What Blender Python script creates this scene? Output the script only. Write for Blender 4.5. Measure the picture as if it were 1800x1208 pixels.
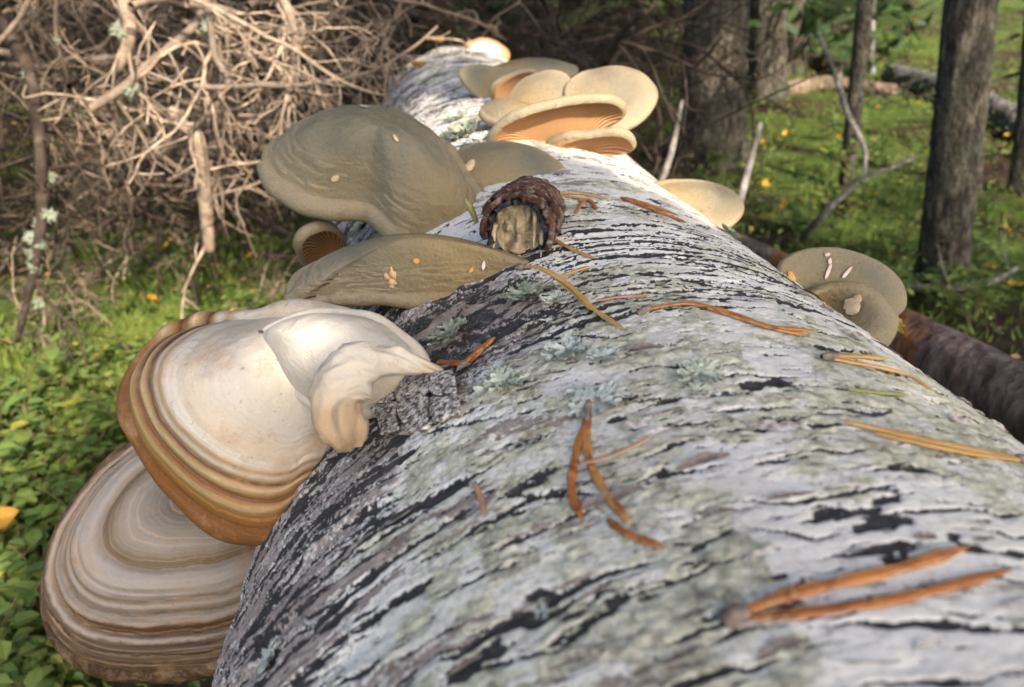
import bpy, math, random
import numpy as np
from mathutils import Vector, Matrix

# ---------------------------------------------------------------- camera, sky, sun, exposure
for o in list(bpy.data.objects):
    bpy.data.objects.remove(o)
scene = bpy.context.scene
COL = scene.collection
random.seed(7)
RNG = np.random.default_rng(11)

CAM = np.array([0.0, 0.0, 0.55])
PITCH = math.radians(27.0)
cam_d = bpy.data.cameras.new('camera')
cam = bpy.data.objects.new('camera', cam_d)
COL.objects.link(cam)
cam.location = CAM
cam.rotation_euler = (math.radians(90) - PITCH, 0, 0)
cam_d.lens = 28.0
cam_d.sensor_width = 36.0
cam_d.clip_start = 0.01
cam_d.clip_end = 900.0
cam_d.dof.use_dof = True
cam_d.dof.focus_distance = 0.27
cam_d.dof.aperture_fstop = 16.0
scene.camera = cam

SUN = np.array([0.38, -0.66, 0.60])
SUN = SUN / np.linalg.norm(SUN)
world = bpy.data.worlds.new('World')
scene.world = world
world.use_nodes = True
wn = world.node_tree.nodes
wl = world.node_tree.links
wn.clear()
sky = wn.new('ShaderNodeTexSky')
sky.sky_type = 'NISHITA'
sky.sun_disc = False
sky.dust_density = 4.0
sky.ozone_density = 0.3
sky.sun_elevation = math.asin(SUN[2])
sky.sun_rotation = math.atan2(SUN[0], SUN[1])
bg = wn.new('ShaderNodeBackground')
bg.inputs['Strength'].default_value = 0.15
wo = wn.new('ShaderNodeOutputWorld')
wl.new(sky.outputs[0], bg.inputs[0])
wl.new(bg.outputs[0], wo.inputs[0])
sun_d = bpy.data.lights.new('sun', 'SUN')
sun_d.energy = 3.8
sun_d.angle = math.radians(0.6)
sun_d.color = (1.0, 0.86, 0.68)
sun = bpy.data.objects.new('sun', sun_d)
COL.objects.link(sun)
sun.rotation_euler = Vector(SUN).to_track_quat('Z', 'Y').to_euler()
scene.render.engine = 'CYCLES'
scene.view_settings.view_transform = 'Standard'
scene.view_settings.look = 'None'
scene.view_settings.gamma = 1.0
scene.view_settings.exposure = 1.52

# ---------------------------------------------------------------- helpers
FW = np.array([0, math.cos(PITCH), -math.sin(PITCH)])
UP = np.array([0, math.sin(PITCH), math.cos(PITCH)])
RT = np.array([1.0, 0, 0])
FPX = 1400.0


def ray(px, py):
    return FW + RT * (px - 900) / FPX + UP * (604 - py) / FPX


def at(px, py, depth):
    """world point that lies `depth` metres in front of the lens at photograph position px, py"""
    return CAM + ray(px, py) * depth


def onplane(px, py, O, N):
    r = ray(px, py)
    t = np.dot(np.asarray(O) - CAM, N) / np.dot(r, N)
    return CAM + r * t


def onground(px, py, z=0.0):
    return onplane(px, py, (0, 0, z), np.array([0, 0, 1.0]))


def unit(v):
    v = np.asarray(v, float)
    return v / (np.linalg.norm(v, axis=-1, keepdims=True) + 1e-12)


def hash2(ix, iy, seed):
    h = (ix.astype(np.int64) * 374761393 + iy.astype(np.int64) * 668265263 + seed * 982451653) & 0xFFFFFFFF
    h = ((h ^ (h >> 13)) * 1274126177) & 0xFFFFFFFF
    h = (h ^ (h >> 16)) & 0xFFFFFF
    return h / float(0xFFFFFF)


def vnoise(x, y, seed=0):
    ix = np.floor(x)
    iy = np.floor(y)
    fx = x - ix
    fy = y - iy
    fx = fx * fx * fx * (fx * (fx * 6 - 15) + 10)
    fy = fy * fy * fy * (fy * (fy * 6 - 15) + 10)
    a = hash2(ix, iy, seed)
    b = hash2(ix + 1, iy, seed)
    c = hash2(ix, iy + 1, seed)
    d = hash2(ix + 1, iy + 1, seed)
    return (a * (1 - fx) + b * fx) * (1 - fy) + (c * (1 - fx) + d * fx) * fy


def fbm(x, y, seed=0, oct=4, gain=0.5):
    s = 0
    a = 1.0
    t = 0
    for k in range(oct):
        s = s + a * vnoise(x * 2 ** k + 17.3 * k, y * 2 ** k + 9.1 * k, seed + k)
        t += a
        a *= gain
    return s / t


def sstep(a, b, x):
    t = np.clip((x - a) / (b - a), 0, 1)
    return t * t * (3 - 2 * t)


def crom(pts, n, closed=False):
    """Catmull-Rom curve through pts, n samples, even spacing"""
    P = np.asarray(pts, float)
    if closed:
        Q = np.vstack([P[-1:], P, P[:2]])
        m = len(P)
    else:
        Q = np.vstack([2 * P[:1] - P[1:2], P, 2 * P[-1:] - P[-2:-1]])
        m = len(P) - 1
    out = []
    K = 24
    for i in range(m):
        p0, p1, p2, p3 = Q[i:i + 4]
        for k in range(K):
            t = k / K
            out.append(0.5 * ((2 * p1) + (-p0 + p2) * t + (2 * p0 - 5 * p1 + 4 * p2 - p3) * t * t + (-p0 + 3 * p1 - 3 * p2 + p3) * t ** 3))
    out.append(P[0] if closed else P[-1])
    out = np.array(out)
    L = np.r_[0, np.cumsum(np.linalg.norm(np.diff(out, axis=0), axis=1))]
    tt = np.linspace(0, L[-1], n + 1 if closed else n)
    if closed:
        tt = tt[:-1]
    return np.stack([np.interp(tt, L, out[:, j]) for j in range(out.shape[1])], 1)


class MB:
    """collects vertices and faces, then becomes one mesh"""

    def __init__(self):
        self.v = []
        self.f = []
        self.n = 0
        self.mi = []

    def add(self, v, f, mi=0):
        v = np.asarray(v, float)
        self.v.append(v)
        f = np.asarray(f, int) + self.n
        self.f.extend(f.tolist())
        self.mi.extend([mi] * len(f))
        self.n += len(v)

    def grid(self, P, wrap=False):
        """P: rows x cols x 3"""
        a, b = P.shape[:2]
        idx = np.arange(a * b).reshape(a, b)
        if wrap:
            idx = np.hstack([idx, idx[:, :1]])
        q = np.stack([idx[:-1, :-1], idx[:-1, 1:], idx[1:, 1:], idx[1:, :-1]], -1).reshape(-1, 4)
        self.add(P.reshape(-1, 3), q)

    def tube(self, path, rad, sides=6, cap=True, rough=0.0):
        path = np.asarray(path, float)
        n = len(path)
        rad = np.broadcast_to(np.asarray(rad, float), (n,))
        T = unit(np.gradient(path, axis=0))
        ref = np.array([0.13, 0.31, 0.94]) if abs(T[0][2]) < 0.8 else np.array([0.9, 0.3, 0.1])
        A = unit(np.cross(T, ref))
        B = np.cross(T, A)
        th = np.linspace(0, 2 * np.pi, sides, endpoint=False)
        rr = rad[:, None] * np.ones((1, sides))
        if rough:
            rr = rr * (1 + rough * (RNG.random((n, sides)) - 0.5))
        P = path[:, None, :] + (A[:, None, :] * np.cos(th)[None, :, None] + B[:, None, :] * np.sin(th)[None, :, None]) * rr[:, :, None]
        self.grid(P, wrap=True)
        if cap:
            base = self.n - n * sides
            self.add([path[-1] + T[-1] * rad[-1] * 0.5], np.zeros((0, 3), int))
            k = self.n - 1
            for i in range(sides):
                self.f.append([base + (n - 1) * sides + i, base + (n - 1) * sides + (i + 1) % sides, k])
                self.mi.append(0)

    def mesh(self, name, mat, smooth=True, attrs=None):
        me = bpy.data.meshes.new(name)
        V = np.vstack(self.v)
        sizes = np.array([len(x) for x in self.f], np.int32)
        flat = np.array([i for x in self.f for i in x], np.int32)
        me.vertices.add(len(V))
        me.vertices.foreach_set('co', V.astype(np.float32).ravel())
        me.loops.add(len(flat))
        me.loops.foreach_set('vertex_index', flat)
        me.polygons.add(len(sizes))
        me.polygons.foreach_set('loop_start', np.r_[0, np.cumsum(sizes)[:-1]].astype(np.int32))
        me.polygons.foreach_set('loop_total', sizes)
        me.update(calc_edges=True)
        me.polygons.foreach_set('use_smooth', np.full(len(sizes), smooth))
        for m in (mat if isinstance(mat, (list, tuple)) else [mat]):
            me.materials.append(m)
        if isinstance(mat, (list, tuple)):
            me.polygons.foreach_set('material_index', np.array(self.mi, np.int32))
        if attrs:
            for k, a in attrs.items():
                at_ = me.attributes.new(k, 'FLOAT', 'POINT')
                at_.data.foreach_set('value', np.asarray(a, np.float32).ravel())
        me.validate()
        return me


def link(name, me, parent=None, loc=None):
    o = bpy.data.objects.new(name, me)
    COL.objects.link(o)
    if parent is not None:
        o.parent = parent
    if loc is not None:
        o.location = loc
    return o


def tag(o, label=None, cat=None, group=None, kind=None):
    if label:
        o['label'] = label
    if cat:
        o['category'] = cat
    if group:
        o['group'] = group
    if kind:
        o['kind'] = kind
    return o


def thing(name, label, cat, loc=(0, 0, 0), group=None):
    return tag(link(name, None, None, tuple(loc)), label, cat, group)


def part(name, mb, mat, parent, smooth=True, attrs=None, org=None):
    """mesh part whose vertices are in world space; moved to sit under its parent"""
    if org is not None:
        mb.v = [v - np.asarray(org) for v in mb.v]
    return link(name, mb.mesh(name, mat, smooth, attrs), parent)


# ---------------------------------------------------------------- materials
class NT:
    def __init__(self, name, rough=0.7, spec=0.3):
        self.m = bpy.data.materials.new(name)
        self.m.use_nodes = True
        self.t = self.m.node_tree
        self.b = self.t.nodes['Principled BSDF']
        self.b.inputs['Roughness'].default_value = rough
        self.b.inputs['Specular IOR Level'].default_value = spec

    def n(self, typ, **kw):
        x = self.t.nodes.new(typ)
        for k, v in kw.items():
            setattr(x, k, v)
        return x

    def l(self, a, b):
        self.t.links.new(a, b)

    def attr(self, name):
        return self.n('ShaderNodeAttribute', attribute_name=name).outputs['Fac']

    def objco(self):
        return self.n('ShaderNodeTexCoord').outputs['Object']

    def noise(self, scale, detail=4, rough=0.55, stretch=None, co=None, w=None):
        x = self.n('ShaderNodeTexNoise')
        x.inputs['Scale'].default_value = scale
        x.inputs['Detail'].default_value = detail
        x.inputs['Roughness'].default_value = rough
        c = co or self.objco()
        if stretch:
            mp = self.n('ShaderNodeMapping')
            mp.inputs['Scale'].default_value = stretch
            self.l(c, mp.inputs[0])
            c = mp.outputs[0]
        self.l(c, x.inputs['Vector'])
        return x.outputs['Fac']

    def ramp(self, fac, stops, interp='LINEAR'):
        x = self.n('ShaderNodeValToRGB')
        x.color_ramp.interpolation = interp
        el = x.color_ramp.elements
        while len(el) < len(stops):
            el.new(0.5)
        for e, (p, c) in zip(el, stops):
            e.position = p
            e.color = (*c, 1) if len(c) == 3 else c
        self.l(fac, x.inputs[0])
        return x.outputs[0]

    def mix(self, fac, a, b, mode='MIX'):
        x = self.n('ShaderNodeMix', data_type='RGBA', blend_type=mode)
        for s, v in ((x.inputs[0], fac), (x.inputs[6], a), (x.inputs[7], b)):
            if isinstance(v, (int, float)):
                s.default_value = v
            elif isinstance(v, tuple):
                s.default_value = (*v, 1)
            else:
                self.l(v, s)
        return x.outputs[2]

    def math(self, op, a, b=0.0):
        x = self.n('ShaderNodeMath', operation=op)
        for s, v in ((x.inputs[0], a), (x.inputs[1], b)):
            if isinstance(v, (int, float)):
                s.default_value = v
            else:
                self.l(v, s)
        return x.outputs[0]

    def color(self, c):
        if isinstance(c, tuple):
            self.b.inputs['Base Color'].default_value = (*c, 1)
        else:
            self.l(c, self.b.inputs['Base Color'])

    def bump(self, h, strength=0.4, dist=0.001):
        x = self.n('ShaderNodeBump')
        x.inputs['Strength'].default_value = strength
        x.inputs['Distance'].default_value = dist
        self.l(h, x.inputs['Height'])
        self.l(x.outputs[0], self.b.inputs['Normal'])

    def rnd(self):
        return self.n('ShaderNodeObjectInfo').outputs['Random']


def mat_mottled(name, c1, c2, scale, rough=0.75, spec=0.25, bump=0.3, bdist=0.001, c3=None, scale2=None, stretch=None, trans=0.0):
    m = NT(name, rough, spec)
    n1 = m.noise(scale, 5, 0.6, stretch)
    c = m.ramp(n1, [(0.32, c1), (0.68, c2)])
    if c3:
        n2 = m.noise(scale2 or scale * 3, 3, 0.6, stretch)
        c = m.mix(m.ramp(n2, [(0.5, (0, 0, 0)), (0.68, (1, 1, 1))]), c, c3)
    m.color(c)
    if bump:
        m.bump(m.noise(scale * 2.5, 6, 0.7, stretch), bump, bdist)
    if trans:
        leaf_translucent(m, c, trans)
    return m.m


def leaf_translucent(m, c, f):
    tr = m.n('ShaderNodeBsdfTranslucent')
    if isinstance(c, tuple):
        tr.inputs[0].default_value = (*c, 1)
    else:
        m.l(c, tr.inputs[0])
    mx = m.n('ShaderNodeMixShader')
    mx.inputs[0].default_value = f
    out = m.t.nodes['Material Output']
    m.l(m.b.outputs[0], mx.inputs[1])
    m.l(tr.outputs[0], mx.inputs[2])
    m.l(mx.outputs[0], out.inputs[0])


M = {}
# birch bark: masks carried by the log's own mesh (dark scars, crust lichen, brown inner bark, the hollow's painted shade)
m = NT('birch_bark', 0.7, 0.25)
co = m.objco()
base = m.ramp(m.noise(38, 6, 0.65, co=co), [(0.3, (0.50, 0.475, 0.445)), (0.5, (0.71, 0.69, 0.65)), (0.72, (0.83, 0.81, 0.77))])
crust = m.ramp(m.noise(260, 5, 0.7, co=co), [(0.3, (0.15, 0.14, 0.10)), (0.48, (0.44, 0.435, 0.335)), (0.66, (0.70, 0.68, 0.54))])
brown = m.ramp(m.noise(120, 5, 0.7, co=co), [(0.3, (0.10, 0.065, 0.055)), (0.7, (0.30, 0.23, 0.21))])
dark = m.ramp(m.noise(230, 6, 0.75, co=co), [(0.3, (0.010, 0.010, 0.012)), (0.75, (0.075, 0.07, 0.07))])
speck = m.ramp(m.noise(480, 5, 0.75, co=co), [(0.55, (0, 0, 0)), (0.66, (1, 1, 1))])
grit = m.math('SUBTRACT', m.noise(650, 6, 0.75, co=co), 0.5)


def crisp(name, k, lo, hi):
    return m.ramp(m.math('ADD', m.attr(name), m.math('MULTIPLY', grit, k)), [(lo, (0, 0, 0)), (hi, (1, 1, 1))])


c = m.mix(crisp('crust', 2.2, 0.25, 0.75), base, crust)
c = m.mix(m.math('MULTIPLY', crisp('brown', 2.4, 0.35, 0.62), 0.8), c, brown)
c = m.mix(m.math('MULTIPLY', speck, 0.40), c, (0.13, 0.11, 0.10))
c = m.mix(crisp('dark', 2.6, 0.38, 0.60), c, dark)
m.color(c)
m.bump(m.noise(520, 7, 0.75, co=co), 0.8, 0.0014)
M['birch'] = m.m

m = NT('birch_flake', 0.65, 0.3)
r = m.rnd()
c = m.mix(m.ramp(r, [(0.35, (0, 0, 0)), (0.6, (1, 1, 1))]), (0.40, 0.39, 0.385), (0.09, 0.075, 0.07))
c = m.mix(m.ramp(m.noise(180, 4), [(0.42, (0, 0, 0)), (0.6, (1, 1, 1))]), c, (0.16, 0.13, 0.12))
m.color(c)
m.bump(m.noise(500, 4), 0.5, 0.001)
M['flake'] = m.m

M['lip'] = mat_mottled('bark_lip', (0.10, 0.088, 0.085), (0.52, 0.46, 0.43), 150, bump=0.7, bdist=0.002, c3=(0.02, 0.02, 0.02), scale2=90)
M['wood'] = mat_mottled('stub_wood', (0.26, 0.21, 0.13), (0.46, 0.39, 0.26), 60, bump=0.5, bdist=0.002, c3=(0.14, 0.10, 0.06), scale2=110)
M['redbark'] = mat_mottled('red_inner_bark', (0.035, 0.014, 0.010), (0.17, 0.085, 0.06), 120, bump=1.0, bdist=0.004, c3=(0.36, 0.27, 0.23), scale2=210)
M['black'] = mat_mottled('charred_bark', (0.008, 0.009, 0.012), (0.06, 0.062, 0.07), 150, bump=0.8, bdist=0.002)

# olive oyster caps
def cap_mat(name, a, b, edge, purple):
    m = NT(name, 0.62, 0.3)
    co = m.objco()
    c = m.ramp(m.noise(14, 4, 0.6, co=co), [(0.35, a), (0.65, b)])
    c = m.mix(m.ramp(m.noise(24, 5, 0.65, co=co), [(0.48, (0, 0, 0)), (0.66, (1, 1, 1))]), c, purple)
    c = m.mix(m.ramp(m.noise(75, 6, 0.75, co=co), [(0.54, (0, 0, 0)), (0.68, (0.65, 0.65, 0.65))]), c, (0.070, 0.058, 0.045))
    c = m.mix(m.ramp(m.noise(38, 6, 0.7, co=co), [(0.53, (0, 0, 0)), (0.66, (0.6, 0.6, 0.6))]), c, (0.26, 0.20, 0.11))
    c = m.mix(m.ramp(m.noise(330, 3, 0.6, co=co), [(0.67, (0, 0, 0)), (0.72, (0.8, 0.8, 0.8))]), c, (0.035, 0.028, 0.02))
    c = m.mix(m.ramp(m.attr('rim'), [(0.55, (0, 0, 0)), (1.0, (0.8, 0.8, 0.8))]), c, edge)
    c = m.mix(m.ramp(m.attr('neck'), [(0.25, (0, 0, 0)), (1.0, (0.75, 0.75, 0.75))]), c, (0.22, 0.155, 0.065))
    c = m.mix(m.ramp(m.noise(900, 2, 0.5, co=co), [(0.5, (0, 0, 0)), (0.75, (0.35, 0.35, 0.35))]), c, (0.075, 0.068, 0.048))
    m.color(c)
    h = m.math('ADD', m.noise(700, 4, 0.6, co=co), m.math('MULTIPLY', m.noise(90, 4, 0.6, co=co), 1.5))
    m.bump(h, 0.5, 0.0014)
    m.b.inputs['Subsurface Weight'].default_value = 0.05
    m.b.inputs['Subsurface Radius'].default_value = (0.012, 0.007, 0.003)
    m.b.inputs['Subsurface Scale'].default_value = 0.4
    return m.m


M['olive'] = cap_mat('olive_cap', (0.112, 0.104, 0.074), (0.178, 0.160, 0.112), (0.225, 0.185, 0.118), (0.145, 0.118, 0.100))
M['tan'] = cap_mat('tan_cap', (0.15, 0.130, 0.092), (0.215, 0.183, 0.128), (0.27, 0.22, 0.145), (0.14, 0.117, 0.092))
m = NT('gill', 0.7, 0.2)
w = m.n('ShaderNodeTexWave', wave_type='BANDS', bands_direction='X')
w.inputs['Scale'].default_value = 6
w.inputs['Distortion'].default_value = 1.2
cb = m.n('ShaderNodeCombineXYZ')
m.l(m.attr('gill'), cb.inputs[0])
m.l(cb.outputs[0], w.inputs['Vector'])
m.color(m.ramp(w.outputs['Fac'], [(0.2, (0.19, 0.088, 0.034)), (0.7, (0.38, 0.215, 0.10))]))
m.bump(w.outputs['Fac'], 0.6, 0.0012)
M['gill'] = m.m

# zoned bracket fungi
def bracket_mat(name, stops, spots, FINE=0.12, NZ=0.06):
    m = NT(name, 0.6, 0.3)
    co = m.objco()
    b = m.attr('band')
    nz = m.math('MULTIPLY', m.math('SUBTRACT', m.noise(24, 6, 0.68, co=co), 0.5), NZ)
    bb = m.math('ADD', b, nz)
    c = m.ramp(bb, stops)
    fine = m.n('ShaderNodeTexNoise', noise_dimensions='1D')
    fine.inputs['Scale'].default_value = 46
    fine.inputs['Detail'].default_value = 3
    m.l(bb, fine.inputs['W'])
    c = m.mix(m.ramp(fine.outputs['Fac'], [(0.5, (0, 0, 0)), (0.72, (FINE, FINE, FINE))]), c, (0.36, 0.27, 0.19))
    st = m.ramp(m.noise(34, 6, 0.72, co=co), [(0.51, (0, 0, 0)), (0.63, (0.7, 0.7, 0.7))])
    c = m.mix(m.math('MULTIPLY', st, spots), c, (0.33, 0.20, 0.11))
    pore = m.ramp(m.noise(420, 2, 0.5, co=co), [(0.66, (0, 0, 0)), (0.74, (0.6, 0.6, 0.6))])
    c = m.mix(m.math('MULTIPLY', pore, spots), c, (0.20, 0.13, 0.08))
    m.color(c)
    h = m.math('ADD', m.math('MULTIPLY', fine.outputs['Fac'], 0.25), m.noise(300, 5, 0.65, co=co))
    m.bump(h, 0.55, 0.0014)
    m.b.inputs['Subsurface Weight'].default_value = 0.06
    m.b.inputs['Subsurface Radius'].default_value = (0.01, 0.008, 0.005)
    m.b.inputs['Subsurface Scale'].default_value = 0.3
    return m.m


W_ = (0.46, 0.425, 0.375)
M['bracket_up'] = bracket_mat('white_brown_bracket', [
    (0.0, (0.56, 0.51, 0.42)), (0.28, W_), (0.46, (0.46, 0.39, 0.30)), (0.55, W_), (0.595, (0.34, 0.21, 0.10)), (0.62, W_), (0.645, (0.40, 0.27, 0.14)), (0.672, (0.055, 0.025, 0.018)),
    (0.695, (0.30, 0.18, 0.085)), (0.73, (0.52, 0.39, 0.23)), (0.765, (0.27, 0.14, 0.05)), (0.80, (0.12, 0.045, 0.018)), (0.83, (0.30, 0.17, 0.065)), (0.865, (0.48, 0.33, 0.18)),
    (0.905, (0.33, 0.17, 0.055)), (0.95, (0.26, 0.115, 0.028)), (1.0, (0.16, 0.065, 0.016))], 0.8)
M['bracket_low'] = bracket_mat('grey_zoned_bracket', [
    (0.0, (0.047, 0.037, 0.027)), (0.18, (0.131, 0.112, 0.091)), (0.34, (0.254, 0.220, 0.184)), (0.42, (0.140, 0.101, 0.059)), (0.45, (0.127, 0.087, 0.050)), (0.50, (0.292, 0.261, 0.233)),  # innermost dark stops paint in the shade below the upper bracket
    (0.60, (0.292, 0.261, 0.233)), (0.635, (0.140, 0.101, 0.066)), (0.66, (0.292, 0.254, 0.221)), (0.70, (0.122, 0.087, 0.057)), (0.735, (0.281, 0.242, 0.207)), (0.765, (0.103, 0.057, 0.027)), (0.80, (0.089, 0.043, 0.016)), (0.835, (0.292, 0.248, 0.207)),
    (0.86, (0.075, 0.039, 0.017)), (0.885, (0.178, 0.137, 0.099)), (0.91, (0.060, 0.030, 0.012)), (0.935, (0.155, 0.105, 0.063)), (0.96, (0.056, 0.025, 0.010)), (0.98, (0.113, 0.065, 0.029)), (1.0, (0.042, 0.018, 0.006))], 0.6, 0.5, 0.11)
M['lobe'] = bracket_mat('cream_lobe', [(0.0, (0.49, 0.455, 0.40)), (0.84, (0.47, 0.43, 0.37)), (0.97, (0.40, 0.33, 0.24)), (1.0, (0.33, 0.24, 0.15))], 0.45)
M['pore'] = mat_mottled('pore_surface', (0.26, 0.13, 0.04), (0.40, 0.23, 0.09), 60, bump=0.3)
M['greylobe'] = bracket_mat('pale_lobe', [(0.0, (0.36, 0.36, 0.39)), (0.5, (0.38, 0.37, 0.39)), (0.75, (0.36, 0.27, 0.21)), (1.0, (0.38, 0.20, 0.09))], 0.2)
# ---------------------------------------------------------------- the fallen birch
AZ = -0.124
LD = np.array([math.sin(AZ), math.cos(AZ), 0.0])
LE = np.array([math.cos(AZ), -math.sin(AZ), 0.0])
LZ = np.array([0, 0, 1.0])
LP = np.array([0.070, 0.0, 0.55 - 0.2345])
LOG_END = 1.19


def log_r(s, phi):
    s = np.asarray(s, float)
    phi = np.asarray(phi, float)
    r = 0.133 - 0.035 * (s - 0.42)
    left = sstep(-0.55, -1.35, phi) * sstep(-2.6, -1.9, phi)
    r = r - 0.010 * left * np.exp(-((s - 0.33) / 0.06) ** 2)
    r = r + 0.018 * left * np.exp(-((s - 0.55) / 0.09) ** 2)
    r = r * (1 + 0.012 * np.sin(3 * phi + 5 * s) + 0.010 * np.sin(2 * phi - 9 * s + 1))
    return r


def log_xyz(s, phi, lift=0.0):
    s = np.asarray(s, float)
    phi = np.asarray(phi, float)
    r = log_r(s, phi) + lift
    return LP + s[..., None] * LD + (np.sin(phi)[..., None] * LE + np.cos(phi)[..., None] * LZ) * r[..., None]


def log_sp(P):
    q = np.asarray(P) - LP
    s = q @ LD
    a = q @ LE
    b = q @ LZ
    return s, np.arctan2(a, b), np.hypot(a, b)


_T = np.r_[np.linspace(0.08, 0.6, 900), np.linspace(0.601, 1.8, 900)]


def logsp(px, py):
    """(s, phi) on the bark seen at photograph position px, py (nearest approach if the ray misses)"""
    P = CAM + ray(px, py)[None, :] * _T[:, None]
    s, phi, d = log_sp(P)
    g = d - log_r(s, phi)
    g = np.where((s > LOG_END), 9, g)
    i = np.where(g < 0)[0]
    i = i[0] if len(i) else int(np.argmin(g))
    return float(s[i]), float(phi[i])


def logpt(px, py, lift=0.0):
    s, phi = logsp(px, py)
    return log_xyz(s, phi, lift)


def lognormal(P):
    s, phi, d = log_sp(P)
    return unit(np.sin(phi) * LE + np.cos(phi) * LZ)


# grid: fine on the upper side that faces the open, coarse underneath
phi_f = np.linspace(-1.95, 1.75, 665)
phi_c = np.linspace(1.75, 2 * np.pi - 1.95, 50)[1:-1]
PHI = np.r_[phi_f, phi_c]
S_near = np.linspace(-0.55, 0.055, 24)[:-1]
S_far = 0.055 * (LOG_END / 0.055) ** np.linspace(0, 1, 880)
S = np.r_[S_near, S_far]
SS, PP = np.meshgrid(S, PHI, indexing='ij')
R0 = 0.13
A = PP * R0

warp = (fbm(A / 0.07, SS / 0.06, 3) - 0.5) * 0.010 + (fbm(A / 0.012, SS / 0.012, 5, 5, 0.65) - 0.5) * 0.0042
S2 = SS + warp
band = np.maximum(sstep(0.198, 0.214, S2) * sstep(0.335, 0.28, S2) * sstep(-0.55, -0.25, PP), 0.75 * sstep(0.50, 0.58, S2))
flank = sstep(-0.42, -0.80, PP + (fbm(A / 0.04, SS / 0.05, 71) - 0.5) * 0.5)
pat = fbm(A / 0.05, S2 / 0.035, 21, 4)
dens = 0.0 + 0.88 * band + 1.0 * flank * sstep(1.0, 0.7, SS) + 0.9 * (pat - 0.5) + 0.25 * sstep(0.85, 1.0, SS)
dens = dens + 0.45 * sstep(0.75, 1.2, PP) - 0.42 * sstep(-0.40, -0.05, PP) * sstep(0.215, 0.195, SS)
st1 = fbm(A / (0.020 + 0.030 * band), S2 / 0.0026, 31, 5, 0.66)
st2 = fbm(A / (0.008 + 0.014 * band), S2 / 0.0011, 41, 4, 0.62)
thr = 0.685 - 0.16 * np.clip(dens, 0, 1.3)
dark = np.maximum(sstep(thr, thr + 0.035, st1), 0.85 * sstep(thr + 0.03, thr + 0.07, st2))
blot = fbm(A / 0.012, SS / 0.008, 57, 4)
dark = np.maximum(dark, 0.9 * sstep(0.735, 0.78, blot))
# long individual scars, seen one by one on the near side
SCARS = [
    [(1300, 762), (1390, 757), (1485, 752)], [(1325, 890), (1400, 895), (1470, 880), (1545, 862)], [(1485, 985), (1560, 975), (1625, 968)],
    [(1560, 832), (1620, 838), (1660, 845)], [(1600, 908), (1700, 905), (1800, 915)], [(1720, 935), (1800, 950)], [(1560, 865), (1590, 872)],
    [(1140, 640), (1250, 642)], [(1290, 655), (1400, 660)], [(1500, 680), (1580, 705), (1650, 740)], [(1420, 805), (1520, 800)],
    [(1280, 1110), (1200, 1130)], [(1500, 1108), (1600, 1100), (1800, 1095)], [(1200, 1195), (1330, 1185)], [(1550, 1200), (1700, 1195)],
    [(880, 885), (970, 880), (1060, 878)], [(740, 900), (640, 960), (560, 1040)], [(760, 940), (690, 990), (560, 1100)], [(700, 880), (600, 930)],
    [(640, 1050), (520, 1150)], [(560, 920), (470, 1050)], [(880, 740), (800, 752), (740, 770)], [(820, 860), (720, 905), (650, 925)],
    [(1440, 955), (1340, 940)], [(1010, 460), (1180, 455), (1300, 480)], [(1030, 480), (1200, 490), (1330, 520)], [(900, 590), (1080, 590)],
    [(1170, 800), (1215, 785)], [(1130, 1000), (1000, 1040), (900, 1090)], [(1000, 1060), (860, 1120), (800, 1160)], [(1750, 1010), (1800, 1020)]]
sc = np.zeros_like(SS)
for k, pl in enumerate(SCARS):
    q = np.array([logsp(*p) for p in pl])
    q = crom(q, 24)
    w = (0.0010 + 0.0011 * random.random()) * (0.6 + q[:, 0].mean() * 1.6)
    sel = (SS > q[:, 0].min() - 0.03) & (SS < q[:, 0].max() + 0.03) & (PP > q[:, 1].min() - 0.08) & (PP < q[:, 1].max() + 0.08)
    if not sel.any():
        continue
    a_, s_ = A[sel], S2[sel]
    o = np.argsort(q[:, 1])
    sc_c = np.interp(a_, q[o, 1] * R0, q[o, 0])
    lo, hi = q[:, 1].min() * R0, q[:, 1].max() * R0
    end = sstep(lo - 0.006, lo + 0.006, a_) * sstep(hi + 0.006, hi - 0.006, a_)
    ww = w * (0.3 + 1.4 * fbm(a_ / 0.012, s_ / 0.05, 90 + k, 3)) * end
    v = sstep(1.0, 0.55, np.abs(s_ - sc_c) / (ww + 1e-6))
    sc[sel] = np.maximum(sc[sel], v)
dark = np.maximum(dark, sc)
lay = fbm(A / 0.022, S2 / 0.010, 61, 5, 0.65)
lay_q = (np.floor(lay * 9) + sstep(0.75, 1.0, lay * 9 % 1)) / 9
crust = sstep(0.47, 0.56, fbm(A / 0.05, SS / 0.045, 81, 5, 0.6) + 0.13 * sstep(0.5, 0.2, SS) - 0.08 * band) * (1 - 0.6 * flank)
crust = crust * 0.85 * (0.45 + 0.55 * sstep(0.35, 0.6, fbm(A / 0.006, SS / 0.006, 83, 3)))
brown = sstep(0.55, 0.66, fbm(A / 0.022, S2 / 0.005, 101, 5, 0.68) + 0.16 * flank) * 0.8
brown = np.maximum(brown, 0.55 * sstep(0.56, 0.70, fbm(A / 0.04, SS / 0.018, 111, 5, 0.7)))
brown = np.maximum(brown, 0.58 * flank) * (1 - 0.80 * sstep(-0.42, -0.05, PP) * sstep(0.36, 0.28, SS))
fine = fbm(A / 0.0035, SS / 0.0028, 131, 3, 0.6)
gran = fbm(A / 0.0016, SS / 0.0016, 141, 2)
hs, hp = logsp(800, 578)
hol_shade = np.exp(-((SS - hs - 0.004) / 0.034) ** 2 - ((PP - hp + 0.10) / 0.33) ** 2)  # hollow under the nicked cap: rotten bark, with the cap's shade painted in
hol_shade = np.clip(hol_shade * 1.6 * (0.55 + 0.9 * fbm(A / 0.012, SS / 0.008, 191, 4)), 0, 1)
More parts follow.
